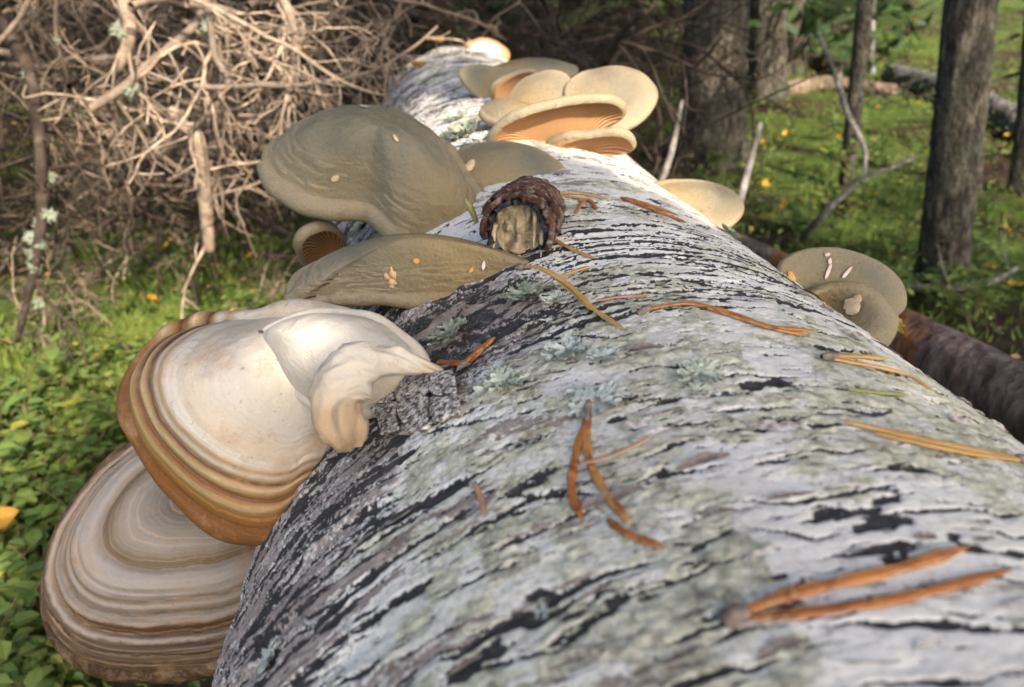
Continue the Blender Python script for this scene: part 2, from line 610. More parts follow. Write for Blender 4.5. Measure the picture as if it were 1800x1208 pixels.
brown = np.maximum(brown, hol_shade)
dark = np.maximum(dark, 0.75 * hol_shade * sstep(0.35, 0.6, fbm(A / 0.010, SS / 0.006, 195, 4)))
H = -0.0007 * dark + (0.0009 - 0.0005 * sstep(-0.4, -0.1, PP) * sstep(0.22, 0.19, SS)) * (lay_q - 0.5) + 0.0006 * (fine - 0.5) + 0.0010 * crust * (gran - 0.3)
H = H + 0.0012 * (fbm(A / 0.02, SS / 0.02, 151, 3) - 0.5)
H = H + 0.0016 * band * (st1 - 0.5) + 0.0040 * flank * (fbm(A / 0.03, S2 / 0.005, 161, 5, 0.65) - 0.5)
edge_rag = np.where(SS > LOG_END - 0.09, (SS - (LOG_END - 0.09)) / 0.09, 0)
H = H - 0.010 * edge_rag ** 3 * (0.3 + 1.4 * fbm(A / 0.02, SS * 0 + 3.0, 171, 3))
H = H - 0.0035 * hol_shade * (0.5 + fbm(A / 0.006, SS / 0.006, 197, 3))
fade = sstep(1.75, 1.6, PP) * sstep(-1.95, -1.8, PP)
PXYZ = log_xyz(SS, PP, H * fade)
jag = (fbm(A / 0.012, A * 0 + 1.0, 181, 3) - 0.5) * 0.05
PXYZ[-1] += LD * jag[-1][:, None]
PXYZ[-2] += LD * jag[-1][:, None] * 0.4
mb = MB()
mb.grid(PXYZ, wrap=True)
nlog = mb.n
for row, s in ((0, -0.55), (len(S) - 1, LOG_END - 0.02)):
    c = LP + LD * s
    mb.add([c], np.zeros((0, 3), int))
    k = mb.n - 1
    n = len(PHI)
    for i in range(n):
        a, b = row * n + i, row * n + (i + 1) % n
        mb.f.append([a, k, b] if row == 0 else [a, b, k])
        mb.mi.append(0)
ext = [1.0, 1.0]
birch = thing('fallen_birch_log', 'fallen birch trunk with peeling pale bark and black scars, carrying all the fungi', 'log', LP)
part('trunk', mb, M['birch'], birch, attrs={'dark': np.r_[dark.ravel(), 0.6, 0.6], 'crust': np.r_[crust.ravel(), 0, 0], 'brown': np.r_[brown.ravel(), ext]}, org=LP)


def log_shape(P):
    """world point that rides on the detailed bark: pushes P out to the sampled surface"""
    s, phi, d = log_sp(P)
    i = np.clip(np.searchsorted(S, s), 0, len(S) - 1)
    j = np.clip(np.searchsorted(phi_f, phi), 0, len(phi_f) - 1)
    i0, i1, j0, j1 = max(0, i - 2), i + 3, max(0, j - 2), j + 3
    return float((H * fade)[i0:i1, j0:j1].max())


# loose flakes and curls of bark, each its own piece
def flake_mesh(seed, L, W, curl):
    r = random.Random(seed)
    nu, nv = 9, 5
    P = np.zeros((nu, nv, 3))
    for i in range(nu):
        u = i / (nu - 1) * 2 - 1
        wid = W * (1 - 0.75 * abs(u) ** 2.2) * (0.75 + 0.5 * r.random())
        for j in range(nv):
            v = j / (nv - 1)
            ang = curl * v
            P[i, j] = (u * L + 0.1 * L * (r.random() - .5), wid * (math.sin(ang) / max(curl, .1)) + W * 0.12 * r.random(), wid * (1 - math.cos(ang)) / max(curl, .1) + 0.0006 * r.random())
    mb = MB()
    mb.grid(P)
    return mb.mesh('bark_flake', M['flake'])


FL = [flake_mesh(k, 0.007 + 0.003 * (k % 4), 0.0028 + 0.0011 * (k % 3), 0.6 + 0.25 * (k % 5)) for k in range(14)]


def put_on_log(o, s, phi, rot, lift=0.0, scale=1.0, parent=None):
    """rest an object on the bark: local x runs round the trunk, local y along it, z outwards"""
    nrm = np.sin(phi) * LE + np.cos(phi) * LZ
    ex = np.cos(phi) * LE - np.sin(phi) * LZ
    ey = np.cross(nrm, ex)
    P = log_xyz(np.float64(s), np.float64(phi))
    P = P + nrm * (log_shape(P) * 0.5 + lift)
    Rm = Matrix(((ex[0], ey[0], nrm[0]), (ex[1], ey[1], nrm[1]), (ex[2], ey[2], nrm[2])))
    mtx = Matrix.Translation(Vector(P - (LP if parent is birch else 0))) @ Rm.to_4x4() @ Matrix.Rotation(rot, 4, 'Z') @ Matrix.Scale(scale, 4)
    o.matrix_local = mtx


FLP = []
for k in range(190):
    px = random.uniform(420, 1800)
    py = random.uniform(300, 1190)
    s, phi = logsp(px, py)
    if s < 0.08 or s > 1.1 or abs(phi) > 1.5:
        continue
    FLP.append((s, phi))
for k, (s, phi) in enumerate(FLP[:130]):
    o = link('bark_flake', FL[k % 14], birch)
    put_on_log(o, s, phi, random.uniform(-0.25, 0.25) + (math.pi if random.random() < 0.5 else 0), 0.0, (0.25 + 0.55 * random.random()) * (0.45 + 0.9 * s), birch)
# ---------------------------------------------------------------- fungi
def shell(outline, O, N, dome, power=2.2, rim=0.003, back=0.006, pole=None, stem=0.0, stem_w=0.02, funnel=0.0, funnel_w=0.02,
          bmax=None, ridge=None, wrinkle=0.0, lump=0.0, nu=150, nv=44, seed=0, droop=0.0, centre=None, fold=0.0):
    """A cap grown on a plane of its own: outline (photograph positions laid on the plane through O with normal N),
    domed upwards, with a rolled margin and an underside. Returns two grids with attributes."""
    N = unit(N)
    E1 = unit(np.cross(np.array([0, 0.0, 1.0]) if abs(N[2]) < 0.95 else np.array([0, 1.0, 0]), N))
    E2 = np.cross(N, E1)
    O = np.asarray(O)

    def to2(p):
        q = onplane(p[0], p[1], O, N) - O
        return np.array([q @ E1, q @ E2])
    pts = np.array([to2(p) for p in outline])
    bm = np.ones(len(pts)) if bmax is None else np.array(bmax, float)
    cur = crom(np.c_[pts, bm * 0.001], nu, True)
    out, bmx = cur[:, :2], cur[:, 2] * 1000
    area = 0.5 * np.sum(out[:, 0] * np.roll(out[:, 1], -1) - np.roll(out[:, 0], -1) * out[:, 1])
    if area < 0:
        out, bmx = out[::-1], bmx[::-1]
    c = out.mean(0) if centre is None else to2(centre)
    p = to2(pole) if pole is not None else c
    # outline seen from the pole, for growth bands and gills
    dv = out - p
    ang = np.arctan2(dv[:, 1], dv[:, 0])
    rad = np.hypot(dv[:, 0], dv[:, 1])
    o = np.argsort(ang)
    ang_s, rad_s, bm_s = ang[o], rad[o], bmx[o]

    def polar(X):
        d = X - p
        a = np.arctan2(d[..., 1], d[..., 0])
        r = np.hypot(d[..., 0], d[..., 1])
        ro = np.interp(a, ang_s, rad_s, period=2 * np.pi)
        bo = np.interp(a, ang_s, bm_s, period=2 * np.pi)
        return a, r, r / ro * bo

    tang = unit(np.roll(out, -1, 0) - np.roll(out, 1, 0))
    nout = np.stack([tang[:, 1], -tang[:, 0]], 1)
    up = np.arange(nu) / nu

    def noise_uv(X, sc, seed_):
        return fbm(X[..., 0] / sc + 50, X[..., 1] / sc + 50, seed_, 4) - 0.5
    # upper face
    v = np.linspace(0, 1, nv) ** 0.8
    X = c + (out - c)[None] * v[:, None, None]
    Z = dome * (1 - v ** power)[:, None] * np.ones((1, nu))
    a, r, b = polar(X)
    Z = Z - funnel * np.exp(-(r / funnel_w) ** 2)
    vv = v[:, None] * np.ones((1, nu))
    if ridge is not None:
        Z = Z + ridge(b) * sstep(0.02, 0.15, vv)
    if lump:
        Z = Z + lump * noise_uv(X, 0.022, seed + 5) * sstep(1.0, 0.8, vv)
    if wrinkle:
        q = up[None, :] * 26 + 0 * vv
        wv = np.minimum(fbm(q, vv * 42 + (vnoise(q * 0.7, vv * 3, seed + 9) * 2), seed + 11, 3), 0.62)
        Z = Z + wrinkle * (wv - 0.5) * 2 * sstep(0.55, 0.9, vv)
    Z = Z - droop * sstep(0.75, 1.0, vv) * (0.4 + 1.2 * vnoise(up * 9, up * 0 + 2, seed + 3))[None, :]
    wob = 1 + 0.5 * (vnoise(up * 14, up * 0 + 7, seed + 4) - 0.5)
    top = [X, Z]
    # rolled margin
    th = np.linspace(0, np.pi * 0.95, 9)[1:]
    Xr = out[None] + nout[None] * (rim * wob)[None, :, None] * np.sin(th)[:, None, None]
    Zr = Z[-1][None] - rim * (1 - np.cos(th))[:, None]
    X = np.concatenate([X, Xr])
    Z = np.concatenate([Z, Zr])
    br = np.repeat(b[-1:], 8, 0) * (1 + 0.02 * np.arange(1, 9)[:, None] / 8)
    bb = np.concatenate([b, br])
    P = O + X[..., :1] * E1 + X[..., 1:] * E2 + Z[..., None] * N
    rimv = np.concatenate([vv, np.ones((8, nu))])
    r_all = np.hypot(*(np.moveaxis(X - p, -1, 0)))
    neck = np.exp(-(r_all / (stem_w * 1.6)) ** 2) if stem or funnel else np.zeros_like(r_all)
    # underside
    w = np.linspace(1, 0, 26)
    Xb = c + (Xr[-1] - c)[None] * w[:, None, None]
    a2, r2, b2 = polar(Xb)
    Zb = Zr[-1][None] * w[:, None] ** 2 - back * (1 - w ** 2)[:, None] - stem * np.exp(-(r2 / stem_w) ** 2) - fold
    Zb[0] = Zr[-1]
    if dome < 0.004:
        pass
    else:
        Zb = Zb + 0.30 * dome * (1 - w ** power)[:, None]
    Pb = O + Xb[..., :1] * E1 + Xb[..., 1:] * E2 + Zb[..., None] * N
    return dict(top=P, band=bb, rim=rimv, neck=neck, bot=Pb, gill=a2)


SHELLS = {}


def project(P):
    q = np.asarray(P) - CAM
    dep = q @ FW
    return 900 + FPX * (q @ RT) / dep, 604 - FPX * (q @ UP) / dep, dep


def on_cap(seed, px, py, lift=0.0):
    """point and normal on the upper face of a cap"""
    P = SHELLS[seed]['top']
    x, y, dep = project(P)
    e = np.hypot(x - px, y - py) + dep * 60
    i, j = np.unravel_index(np.argmin(e), e.shape)
    i = min(max(i, 1), P.shape[0] - 2)
    j2 = (j + 1) % P.shape[1]
    n = unit(np.cross(P[i, j2] - P[i, j - 1], P[i + 1, j] - P[i - 1, j]))
    if n @ (CAM - P[i, j]) < 0:
        n = -n
    return P[i, j] + n * lift, n


def fungus(name, label, cat, topmat, botmat, topname='cap', botname='gills', group=None, base=None, **kw):
    d = shell(**kw)
    SHELLS[kw['seed']] = d
    org = np.asarray(kw['O'] if base is None else base)
    t = thing(name, label, cat, org, group)
    mb = MB()
    mb.grid(d['top'], wrap=True)
    part(topname, mb, topmat, t, attrs={'band': d['band'], 'rim': d['rim'], 'neck': d['neck']}, org=org)
    mb = MB()
    mb.grid(d['bot'], wrap=True)
    part(botname, mb, botmat, t, attrs={'gill': d['gill'], 'band': d['gill'] * 0 + 1, 'rim': d['gill'] * 0 + 1, 'neck': d['gill'] * 0}, org=org)
    return t


OY = 'olive oyster mushrooms growing on the birch log'
fungus('oyster_mushroom', 'largest olive mushroom, its broad cap bending up from the log like a shoehorn', 'mushroom', M['olive'], M['gill'], group=OY,
       outline=[(470, 266), (482, 242), (515, 222), (570, 210), (640, 206), (700, 212), (748, 226), (782, 246), (806, 275), (832, 312), (850, 352), (845, 388), (800, 396), (745, 392), (700, 380), (664, 350), (640, 336), (600, 334), (545, 332), (508, 312), (482, 294)],
       O=at(800, 395, 0.345), N=(0.10, -0.47, 0.87), dome=0.0265, power=2.1, rim=0.0055, back=0.004, pole=(805, 385), stem=0.02, stem_w=0.016, wrinkle=0.0018, droop=0.004, lump=0.006, funnel=0.006, funnel_w=0.030, seed=1, nu=220, nv=70)
fungus('oyster_mushroom', 'rounded olive mushroom cap with a tiny leaf scrap on it, behind the broken branch stub', 'mushroom', M['olive'], M['gill'], group=OY,
       outline=[(792, 285), (815, 262), (850, 252), (895, 250), (940, 262), (980, 287), (996, 320), (985, 342), (940, 352), (880, 355), (825, 340), (795, 312)],
       O=at(870, 350, 0.375), N=(0.05, -0.62, 0.78), dome=0.008, rim=0.002, back=0.004, pole=(850, 345), stem=0.018, stem_w=0.014, wrinkle=0.0005, lump=0.002, seed=2)
fungus('oyster_mushroom', 'wide flat domed olive mushroom with a torn nick in its wrinkled front rim', 'mushroom', M['olive'], M['gill'], group=OY,
       outline=[(509, 508), (524, 478), (575, 452), (660, 436), (750, 432), (840, 440), (920, 458), (988, 484), (972, 494), (900, 498), (830, 506), (760, 508), (690, 509), (620, 510), (565, 514), (522, 522)],
       O=at(800, 505, 0.285), N=(-0.08, -0.38, 0.92), dome=0.0165, power=1.9, rim=0.0032, back=0.003, pole=(820, 480), stem=0.025, stem_w=0.018, wrinkle=0.0016, droop=0.001, lump=0.002, seed=3, nu=240, nv=80)
fungus('oyster_mushroom', 'small dark orange brown mushroom showing its gills, beyond the nicked cap', 'mushroom', M['olive'], M['gill'], group=OY,
       outline=[(520, 425), (528, 402), (556, 391), (578, 398), (596, 425), (600, 450), (572, 462), (540, 456)],
       O=at(575, 440, 0.40), N=(-0.55, 0.45, 0.55), dome=0.006, rim=0.003, back=0.002, pole=(592, 445), stem=0.006, stem_w=0.012, seed=4, nu=100, nv=30)
fungus('oyster_mushroom', 'tan mushroom in the far cluster tilted to show fine orange gills', 'mushroom', M['tan'], M['gill'], group=OY,
       outline=[(866, 238), (880, 212), (930, 188), (1000, 172), (1060, 168), (1087, 180), (1082, 197), (1050, 213), (995, 236), (940, 249), (890, 247)],
       O=at(985, 240, 0.455), N=(-0.16, 0.80, 0.58), dome=0.005, rim=0.0030, back=-0.002, pole=(985, 240), stem=0.016, stem_w=0.016, seed=5, wrinkle=0.0006)
fungus('oyster_mushroom', 'small low tan mushroom tucked beneath the gilled one', 'mushroom', M['tan'], M['gill'], group=OY,
       outline=[(968, 250), (985, 236), (1035, 229), (1090, 226), (1111, 241), (1104, 252), (1060, 260), (1020, 272), (985, 268)],
       O=at(1010, 262, 0.45), N=(0.08, 0.72, 0.69), dome=0.004, rim=0.0028, back=0.0, pole=(995, 262), stem=0.014, stem_w=0.012, seed=6, wrinkle=0.0006)
fungus('oyster_mushroom', 'large round tan mushroom standing up at the back of the cluster', 'mushroom', M['tan'], M['gill'], group=OY,
       outline=[(1000, 172), (1008, 142), (1045, 123), (1092, 118), (1130, 131), (1151, 160), (1140, 190), (1112, 214), (1075, 224), (1030, 212)],
       O=at(1030, 215, 0.49), N=(0.12, -0.72, 0.68), dome=0.006, rim=0.0024, back=0.004, pole=(1020, 212), stem=0.02, stem_w=0.016, seed=7, lump=0.002)
fungus('oyster_mushroom', 'upright tan mushroom wedged between the gilled cap and the big round one', 'mushroom', M['tan'], M['gill'], group=OY,
       outline=[(895, 190), (908, 152), (938, 132), (974, 126), (1000, 140), (1004, 175), (965, 198), (920, 200)],
       O=at(940, 195, 0.50), N=(-0.12, -0.65, 0.72), dome=0.006, rim=0.0022, back=0.004, pole=(930, 195), stem=0.02, stem_w=0.014, seed=8)
fungus('oyster_mushroom', 'small tan tongue shaped mushroom pointing over the left of the far cluster', 'mushroom', M['tan'], M['gill'], group=OY,
       outline=[(848, 192), (862, 178), (895, 178), (935, 186), (950, 202), (905, 212), (868, 208)],
       O=at(930, 208, 0.465), N=(-0.12, -0.25, 0.95), dome=0.006, rim=0.003, back=0.002, pole=(935, 205), stem=0.014, stem_w=0.012, seed=9, nu=100)
fungus('oyster_mushroom', 'grey olive funnel mushroom at the far end behind the cluster', 'mushroom', M['olive'], M['gill'], group=OY,
       outline=[(810, 124), (836, 114), (880, 118), (915, 118), (925, 135), (895, 158), (865, 168), (840, 160), (820, 145)],
       O=at(870, 165, 0.60), N=(-0.05, -0.66, 0.74), dome=0.002, rim=0.0024, back=0.004, pole=(880, 158), stem=0.02, stem_w=0.014, funnel=0.006, funnel_w=0.02, seed=10, nu=100)
fungus('oyster_mushroom', 'small mushroom with bright orange gills folded over beside the funnel mushroom', 'mushroom', M['tan'], M['gill'], group=OY,
       outline=[(866, 168), (868, 148), (892, 131), (928, 121), (938, 130), (926, 150), (905, 170), (882, 174)],
       O=at(880, 168, 0.575), N=(-0.25, 0.80, 0.55), dome=0.003, rim=0.002, back=0.0, pole=(884, 168), stem=0.016, stem_w=0.012, seed=11, nu=100)
fungus('oyster_mushroom', 'flat grey olive mushroom spreading furthest back along the log', 'mushroom', M['olive'], M['gill'], group=OY,
       outline=[(862, 120), (900, 110), (960, 108), (1004, 113), (1008, 121), (985, 130), (930, 132), (880, 130)],
       O=at(900, 130, 0.68), N=(0.05, -0.22, 0.97), dome=0.008, rim=0.003, back=0.002, pole=(892, 130), stem=0.02, stem_w=0.016, seed=12, nu=100)
fungus('oyster_mushroom', 'yellowish tan mushroom alone on the right flank of the log', 'mushroom', M['tan'], M['gill'], group=OY,
       outline=[(1140, 345), (1160, 326), (1215, 319), (1268, 328), (1298, 348), (1302, 368), (1285, 388), (1248, 399), (1205, 398), (1165, 378)],
       O=at(1165, 362, 0.41), N=(0.30, -0.68, 0.66), dome=0.007, rim=0.003, back=0.004, pole=(1165, 362), stem=0.02, stem_w=0.016, seed=13, lump=0.002)
fungus('oyster_mushroom', 'olive brown mushroom on the right flank with pale scratches, behind a smaller funnel', 'mushroom', M['olive'], M['gill'], group=OY,
       outline=[(1381, 482), (1390, 456), (1430, 441), (1490, 443), (1550, 466), (1584, 500), (1590, 532), (1572, 548), (1530, 572), (1480, 588), (1430, 560), (1398, 520)],
       O=at(1440, 560, 0.31), N=(0.15, -0.78, 0.62), dome=0.004, rim=0.0024, back=0.004, pole=(1445, 555), stem=0.02, stem_w=0.016, funnel=0.006, funnel_w=0.018, seed=14, lump=0.002)
fungus('oyster_mushroom', 'small olive funnel mushroom holding a dry leaf scrap, in front of the scratched one', 'mushroom', M['olive'], M['gill'], group=OY,
       outline=[(1432, 552), (1442, 524), (1475, 507), (1518, 505), (1552, 527), (1571, 565), (1562, 594), (1532, 611), (1500, 606), (1470, 588), (1445, 574)],
       O=at(1465, 570, 0.295), N=(0.10, -0.86, 0.48), dome=0.004, rim=0.0034, back=0.004, pole=(1480, 545), stem=0.02, stem_w=0.010, funnel=0.020, funnel_w=0.0095, seed=15)
fungus('small_bracket', 'small white bracket fungus with orange edge near the far broken end', 'bracket fungus', M['greylobe'], M['pore'], botname='pore_surface',
       outline=[(824, 84), (834, 73), (856, 70), (880, 79), (892, 92), (886, 104), (866, 108), (846, 100)],
       O=at(840, 95, 1.02), N=(0.35, -0.65, 0.68), dome=0.008, rim=0.005, back=0.006, pole=(832, 86), seed=16, nu=80, nv=24)
fungus('small_bracket', 'small brown zoned bracket low on the flank beneath the nicked mushroom', 'bracket fungus', M['bracket_low'], M['pore'], botname='pore_surface',
       outline=[(492, 556), (497, 538), (515, 528), (548, 532), (556, 552), (530, 570), (505, 570)],
       O=at(545, 548, 0.42), N=(-0.4, -0.6, 0.7), dome=0.006, rim=0.004, back=0.006, pole=(550, 548), seed=17, nu=80, nv=24)
fungus('small_bracket', 'small cream and brown zoned bracket under the largest mushroom', 'bracket fungus', M['bracket_up'], M['pore'], botname='pore_surface',
       outline=[(596, 372), (596, 350), (612, 340), (640, 346), (648, 366), (625, 388), (605, 388)],
       O=at(640, 368, 0.56), N=(-0.4, -0.6, 0.7), dome=0.008, rim=0.005, back=0.006, pole=(645, 366), seed=18, nu=80, nv=24)


def ridge_up(b):
    z = 0.0
    for c_, w_, h_ in ((0.665, 0.012, -0.0016), (0.72, 0.03, 0.0014), (0.785, 0.02, -0.0020), (0.86, 0.04, 0.0018), (0.92, 0.02, -0.0010), (0.50, 0.03, -0.0008), (0.58, 0.04, 0.001), (0.40, 0.05, -0.001)):
        z = z + 0.65 * h_ * np.exp(-((b - c_) / w_) ** 2)
    return z


def ridge_low(b):
    z = 0.0
    for c_, w_, h_ in ((0.46, 0.03, -0.0012), (0.55, 0.05, 0.0014), (0.70, 0.02, -0.0008), (0.80, 0.025, -0.0030), (0.86, 0.02, 0.0020), (0.89, 0.012, -0.0014), (0.915, 0.015, 0.0014), (0.945, 0.012, -0.0014), (0.97, 0.012, 0.001)):
        z = z + h_ * np.exp(-((b - c_) / w_) ** 2)
    for k in range(12):
        z = z + 0.00018 * math.sin(k * 7.1) * np.cos(b * (40 + 9 * k))
    return z


up_f = fungus('hoof_bracket', 'big white bracket fungus with rich brown bands along its thick rim', 'bracket fungus', M['bracket_up'], M['pore'], botname='pore_surface', group='large zoned bracket fungi on the left flank',
       outline=[(226, 700), (236, 655), (262, 615), (305, 588), (370, 569), (450, 560), (530, 556), (610, 575), (650, 640), (640, 720), (600, 790), (560, 838), (530, 885), (492, 922), (448, 930), (395, 915), (345, 885), (300, 845), (262, 800), (238, 752)],
       bmax=[1.0, 0.98, 0.93, 0.83, 0.66, 0.5, 0.4, 0.3, 0.3, 0.3, 0.5, 0.75, 0.96, 1, 1, 1, 1, 1, 1, 1],
       O=at(560, 760, 0.262), N=(-0.13, -0.72, 0.68), dome=0.032, power=2.0, rim=0.0070, back=0.020, pole=(575, 725), ridge=ridge_up, lump=0.004, seed=21, nu=260, nv=130)
low_f = fungus('hoof_bracket', 'big grey zoned bracket fungus hanging lowest on the flank, ringed like a shell', 'bracket fungus', M['bracket_low'], M['pore'], botname='pore_surface', group='large zoned bracket fungi on the left flank',
       outline=[(238, 780), (188, 815), (130, 885), (94, 955), (76, 1030), (84, 1090), (114, 1138), (172, 1170), (250, 1180), (330, 1176), (400, 1150), (450, 1080), (478, 1000), (480, 900), (440, 800), (350, 750), (285, 752)],
       bmax=[0.92, 0.97, 1, 1, 1, 1, 1, 1, 1, 1, 0.95, 0.8, 0.6, 0.4, 0.4, 0.5, 0.75],
       O=at(440, 960, 0.335), N=(-0.20, -0.66, 0.72), dome=0.030, power=2.2, rim=0.0045, back=0.020, pole=(418, 868), ridge=ridge_low, lump=0.002, seed=22, nu=280, nv=150)


def lobe(owner, outline, O, N, dome, rim, seed, **kw):
    d = shell(outline=outline, O=O, N=N, dome=dome, rim=rim, back=0.01, seed=seed, nu=130, nv=50, power=kw.pop('power', 2.0), **kw)
    org = np.array(owner.location)
    mb = MB()
    mb.grid(d['top'], wrap=True)
    mb.grid(d['bot'], wrap=True)
    nb = d['bot'].shape[0] * d['bot'].shape[1]
    return part('lobe', mb, M['lobe'], owner, attrs={'band': np.r_[d['band'].ravel() * 0.84, np.ones(nb) * 0.9], 'rim': np.zeros(mb.n), 'neck': np.zeros(mb.n)}, org=org)


lobe(up_f, [(462, 590), (500, 566), (548, 553), (600, 552), (650, 560), (692, 583), (730, 620), (742, 650), (720, 690), (660, 715), (600, 722), (550, 706), (505, 672), (482, 632)],
     at(600, 650, 0.246), (-0.10, -0.70, 0.71), 0.017, 0.0025, 31, lump=0.005, power=2.4)
# lumpy tan knob that grips the bark, with an arm running along the bark's torn edge
kp = [(622, 775, 0.218), (606, 748, 0.215), (592, 712, 0.216), (602, 672, 0.218), (640, 640, 0.222), (690, 634, 0.226), (735, 642, 0.228), (778, 653, 0.229)]
kpath = crom([at(*p) for p in kp], 60)
krad = np.interp(np.linspace(0, 1, 60), np.linspace(0, 1, 8), np.array([24, 42, 47, 44, 34, 24, 16, 5])) * 0.22 / FPX
th_ = np.linspace(0, 2 * np.pi, 40, endpoint=False)
T_ = unit(np.gradient(kpath, axis=0))
A_ = unit(np.cross(T_, FW))
B_ = np.cross(T_, A_)
tt_, hh_ = np.meshgrid(np.linspace(0, 1, 60), th_, indexing='ij')
kr = krad[:, None] * (1 + 0.95 * (fbm(np.cos(hh_) * 1.5 + tt_ * 9 + 9, np.sin(hh_) * 1.5 + tt_ * 3 + 9, 77, 3) - 0.5))
mb = MB()
mb.grid(kpath[:, None] + (A_[:, None] * np.cos(hh_)[..., None] + B_[:, None] * np.sin(hh_)[..., None]) * kr[..., None], wrap=True)
part('knob', mb, M['lobe'], up_f, attrs={'band': 0.84 + 0.45 * (sstep(0.50, 0.0, tt_) * 0.5 + 0.3 * sstep(0.75, 1.0, tt_)), 'rim': tt_ * 0, 'neck': tt_ * 0}, org=np.array(up_f.location))
# ---------------------------------------------------------------- things lying on the log
m = NT('dry_needle', 0.45, 0.4)
c = m.ramp(m.rnd(), [(0.0, (0.30, 0.105, 0.028)), (0.4, (0.40, 0.16, 0.042)), (0.7, (0.35, 0.135, 0.04)), (1.0, (0.44, 0.22, 0.07))])
c = m.mix(m.ramp(m.noise(230, 5, 0.7), [(0.46, (0, 0, 0)), (0.62, (0.85, 0.85, 0.85))]), c, (0.14, 0.040, 0.014))
c = m.mix(m.ramp(m.noise(420, 4, 0.7), [(0.58, (0, 0, 0)), (0.68, (0.6, 0.6, 0.6))]), c, (0.50, 0.30, 0.12))
m.bump(m.noise(500, 4, 0.7), 0.6, 0.001)
m.color(c)
M['needle'] = m.m
M['needle_pink'] = mat_mottled('old_needle', (0.28, 0.13, 0.085), (0.42, 0.24, 0.17), 200, 0.5, 0.3, 0.2)
M['needle_yellow'] = mat_mottled('yellow_needle', (0.36, 0.20, 0.055), (0.46, 0.28, 0.10), 150, 0.45, 0.35, 0.1)
M['needle_green'] = mat_mottled('green_needle', (0.16, 0.19, 0.05), (0.28, 0.27, 0.09), 150, 0.45, 0.35, 0.1)
M['sheath'] = mat_mottled('needle_sheath', (0.06, 0.045, 0.04), (0.24, 0.19, 0.16), 250, 0.8, 0.2, 0.5)


def surf(pts, lift):
    out = []
    for p in pts:
        if len(p) == 3:
            out.append(at(*p))
        else:
            P = logpt(*p)
            out.append(P + lognormal(P) * (log_shape(P) + lift))
    return np.array(out)


def needle_mesh(path, w, taper0=0.75):
    """half-round pine needle"""
    path = crom(path, 30)
    n = len(path)
    T = unit(np.gradient(path, axis=0))
    U = unit(np.array([lognormal(p) for p in path]))
    A = unit(np.cross(T, U))
    U = np.cross(A, T)
    t = np.linspace(0, 1, n)
    r = w * np.minimum(np.minimum(taper0 + t * 2, 1), np.sqrt(np.clip((1 - t) / 0.12, 0.02, 1))) * (1 + 0.14 * np.sin(t * 21 + w * 9e4) + 0.08 * np.sin(t * 47))
    prof = [(-1, 0.1), (-0.72, 0.55), (-0.12, 0.62), (0.0, 0.50), (0.12, 0.62), (0.72, 0.55), (1, 0.1), (0.5, -0.35), (-0.5, -0.35)]
    P = np.stack([path + A * (r * a)[:, None] + U * (r * (b - 0.25))[:, None] for a, b in prof], 1)
    mb = MB()
    mb.grid(P, wrap=True)
    k = len(prof)
    mb.f.append(list(range(k))[::-1])
    mb.f.append([(n - 1) * k + i for i in range(k)])
    mb.mi += [0, 0]
    return mb


def needles(label, strands, mat='needle', sheath=None, sw=0.0012, lift=0.0003):
    """strands: list of (path, half width in photograph pixels)"""
    first = surf(strands[0][0], lift + 0.0005)
    org = first[0]
    t = thing('pine_needle', label, 'pine needle', org, 'dry pine needles lying on the log')
    for pts, wpx in strands:
        path = surf(pts, lift + 0.0004)
        dep = (path.mean(0) - CAM) @ FW
        part('needle', needle_mesh(path, wpx * dep / FPX), M[mat], t, org=org)
    if sheath:
        path = crom(surf(sheath, lift + 0.0008), 9)
        mb = MB()
        k = len(path)
        mb.tube(path, sw * np.array([0.5, 0.85, 1.1, 1.2, 1.1, 1.15, 1.0, 0.9, 0.7]), 8, rough=0.3)
        part('sheath', mb, M['sheath'], t, org=org)
    return t


needles('largest pair of orange pine needles joined at a dark stubby sheath, on pale bark', [([(1305, 1088), (1400, 1052), (1550, 1012), (1700, 968)], 13), ([(1305, 1098), (1450, 1080), (1600, 1052), (1775, 1008)], 11)], sheath=[(1272, 1110), (1290, 1098), (1315, 1090)], sw=0.0014)
needles('spread orange pine needle pair forming an inverted V on the middle of the log', [([(1031, 742), (1010, 815), (1006, 870), (1026, 920)], 8), ([(1035, 742), (1034, 800), (1058, 858), (1108, 928)], 8)], sheath=[(1037, 714), (1034, 745)], sw=0.0009)
needles('thin pinkish needle crossing the inverted V pair', [([(1025, 828), (1085, 816), (1148, 785)], 4.5)], 'needle_pink', lift=0.0016)
needles('short pinkish brown needle lying by itself left of the inverted V pair', [([(838, 855), (850, 885), (855, 912)], 5.5)], 'needle_pink')
needles('short orange broken needle below the inverted V pair', [([(1070, 918), (1102, 945), (1168, 970)], 8)])
needles('orange brown pair with tips together slanting down the right of the log', [([(1785, 812), (1690, 795), (1590, 773), (1478, 748)], 7), ([(1785, 816), (1690, 803), (1600, 785), (1530, 765)], 6)], 'needle_yellow', sheath=[(1810, 822), (1780, 812)], sw=0.0009)
needles('orange needle pair with brown knob near the right edge of the log, one needle short', [([(1462, 631), (1510, 630), (1555, 637)], 6), ([(1462, 637), (1540, 648), (1590, 665), (1637, 694)], 5.5)], 'needle_yellow', sheath=[(1440, 637), (1468, 634)], sw=0.0010)
needles('single flat green needle on pale bark', [([(1487, 692), (1540, 697), (1590, 701)], 5)], 'needle_green')
needles('long red brown twisted needle pair arching over the log beside the scratched mushroom', [([(1138, 550), (1205, 541), (1270, 552), (1350, 580), (1432, 588)], 5), ([(1240, 548), (1300, 567), (1360, 585), (1420, 597)], 5)], sheath=[(1120, 560), (1142, 549)], sw=0.0009)
def ldep(px, py):
    return float((logpt(px, py) - CAM) @ FW)


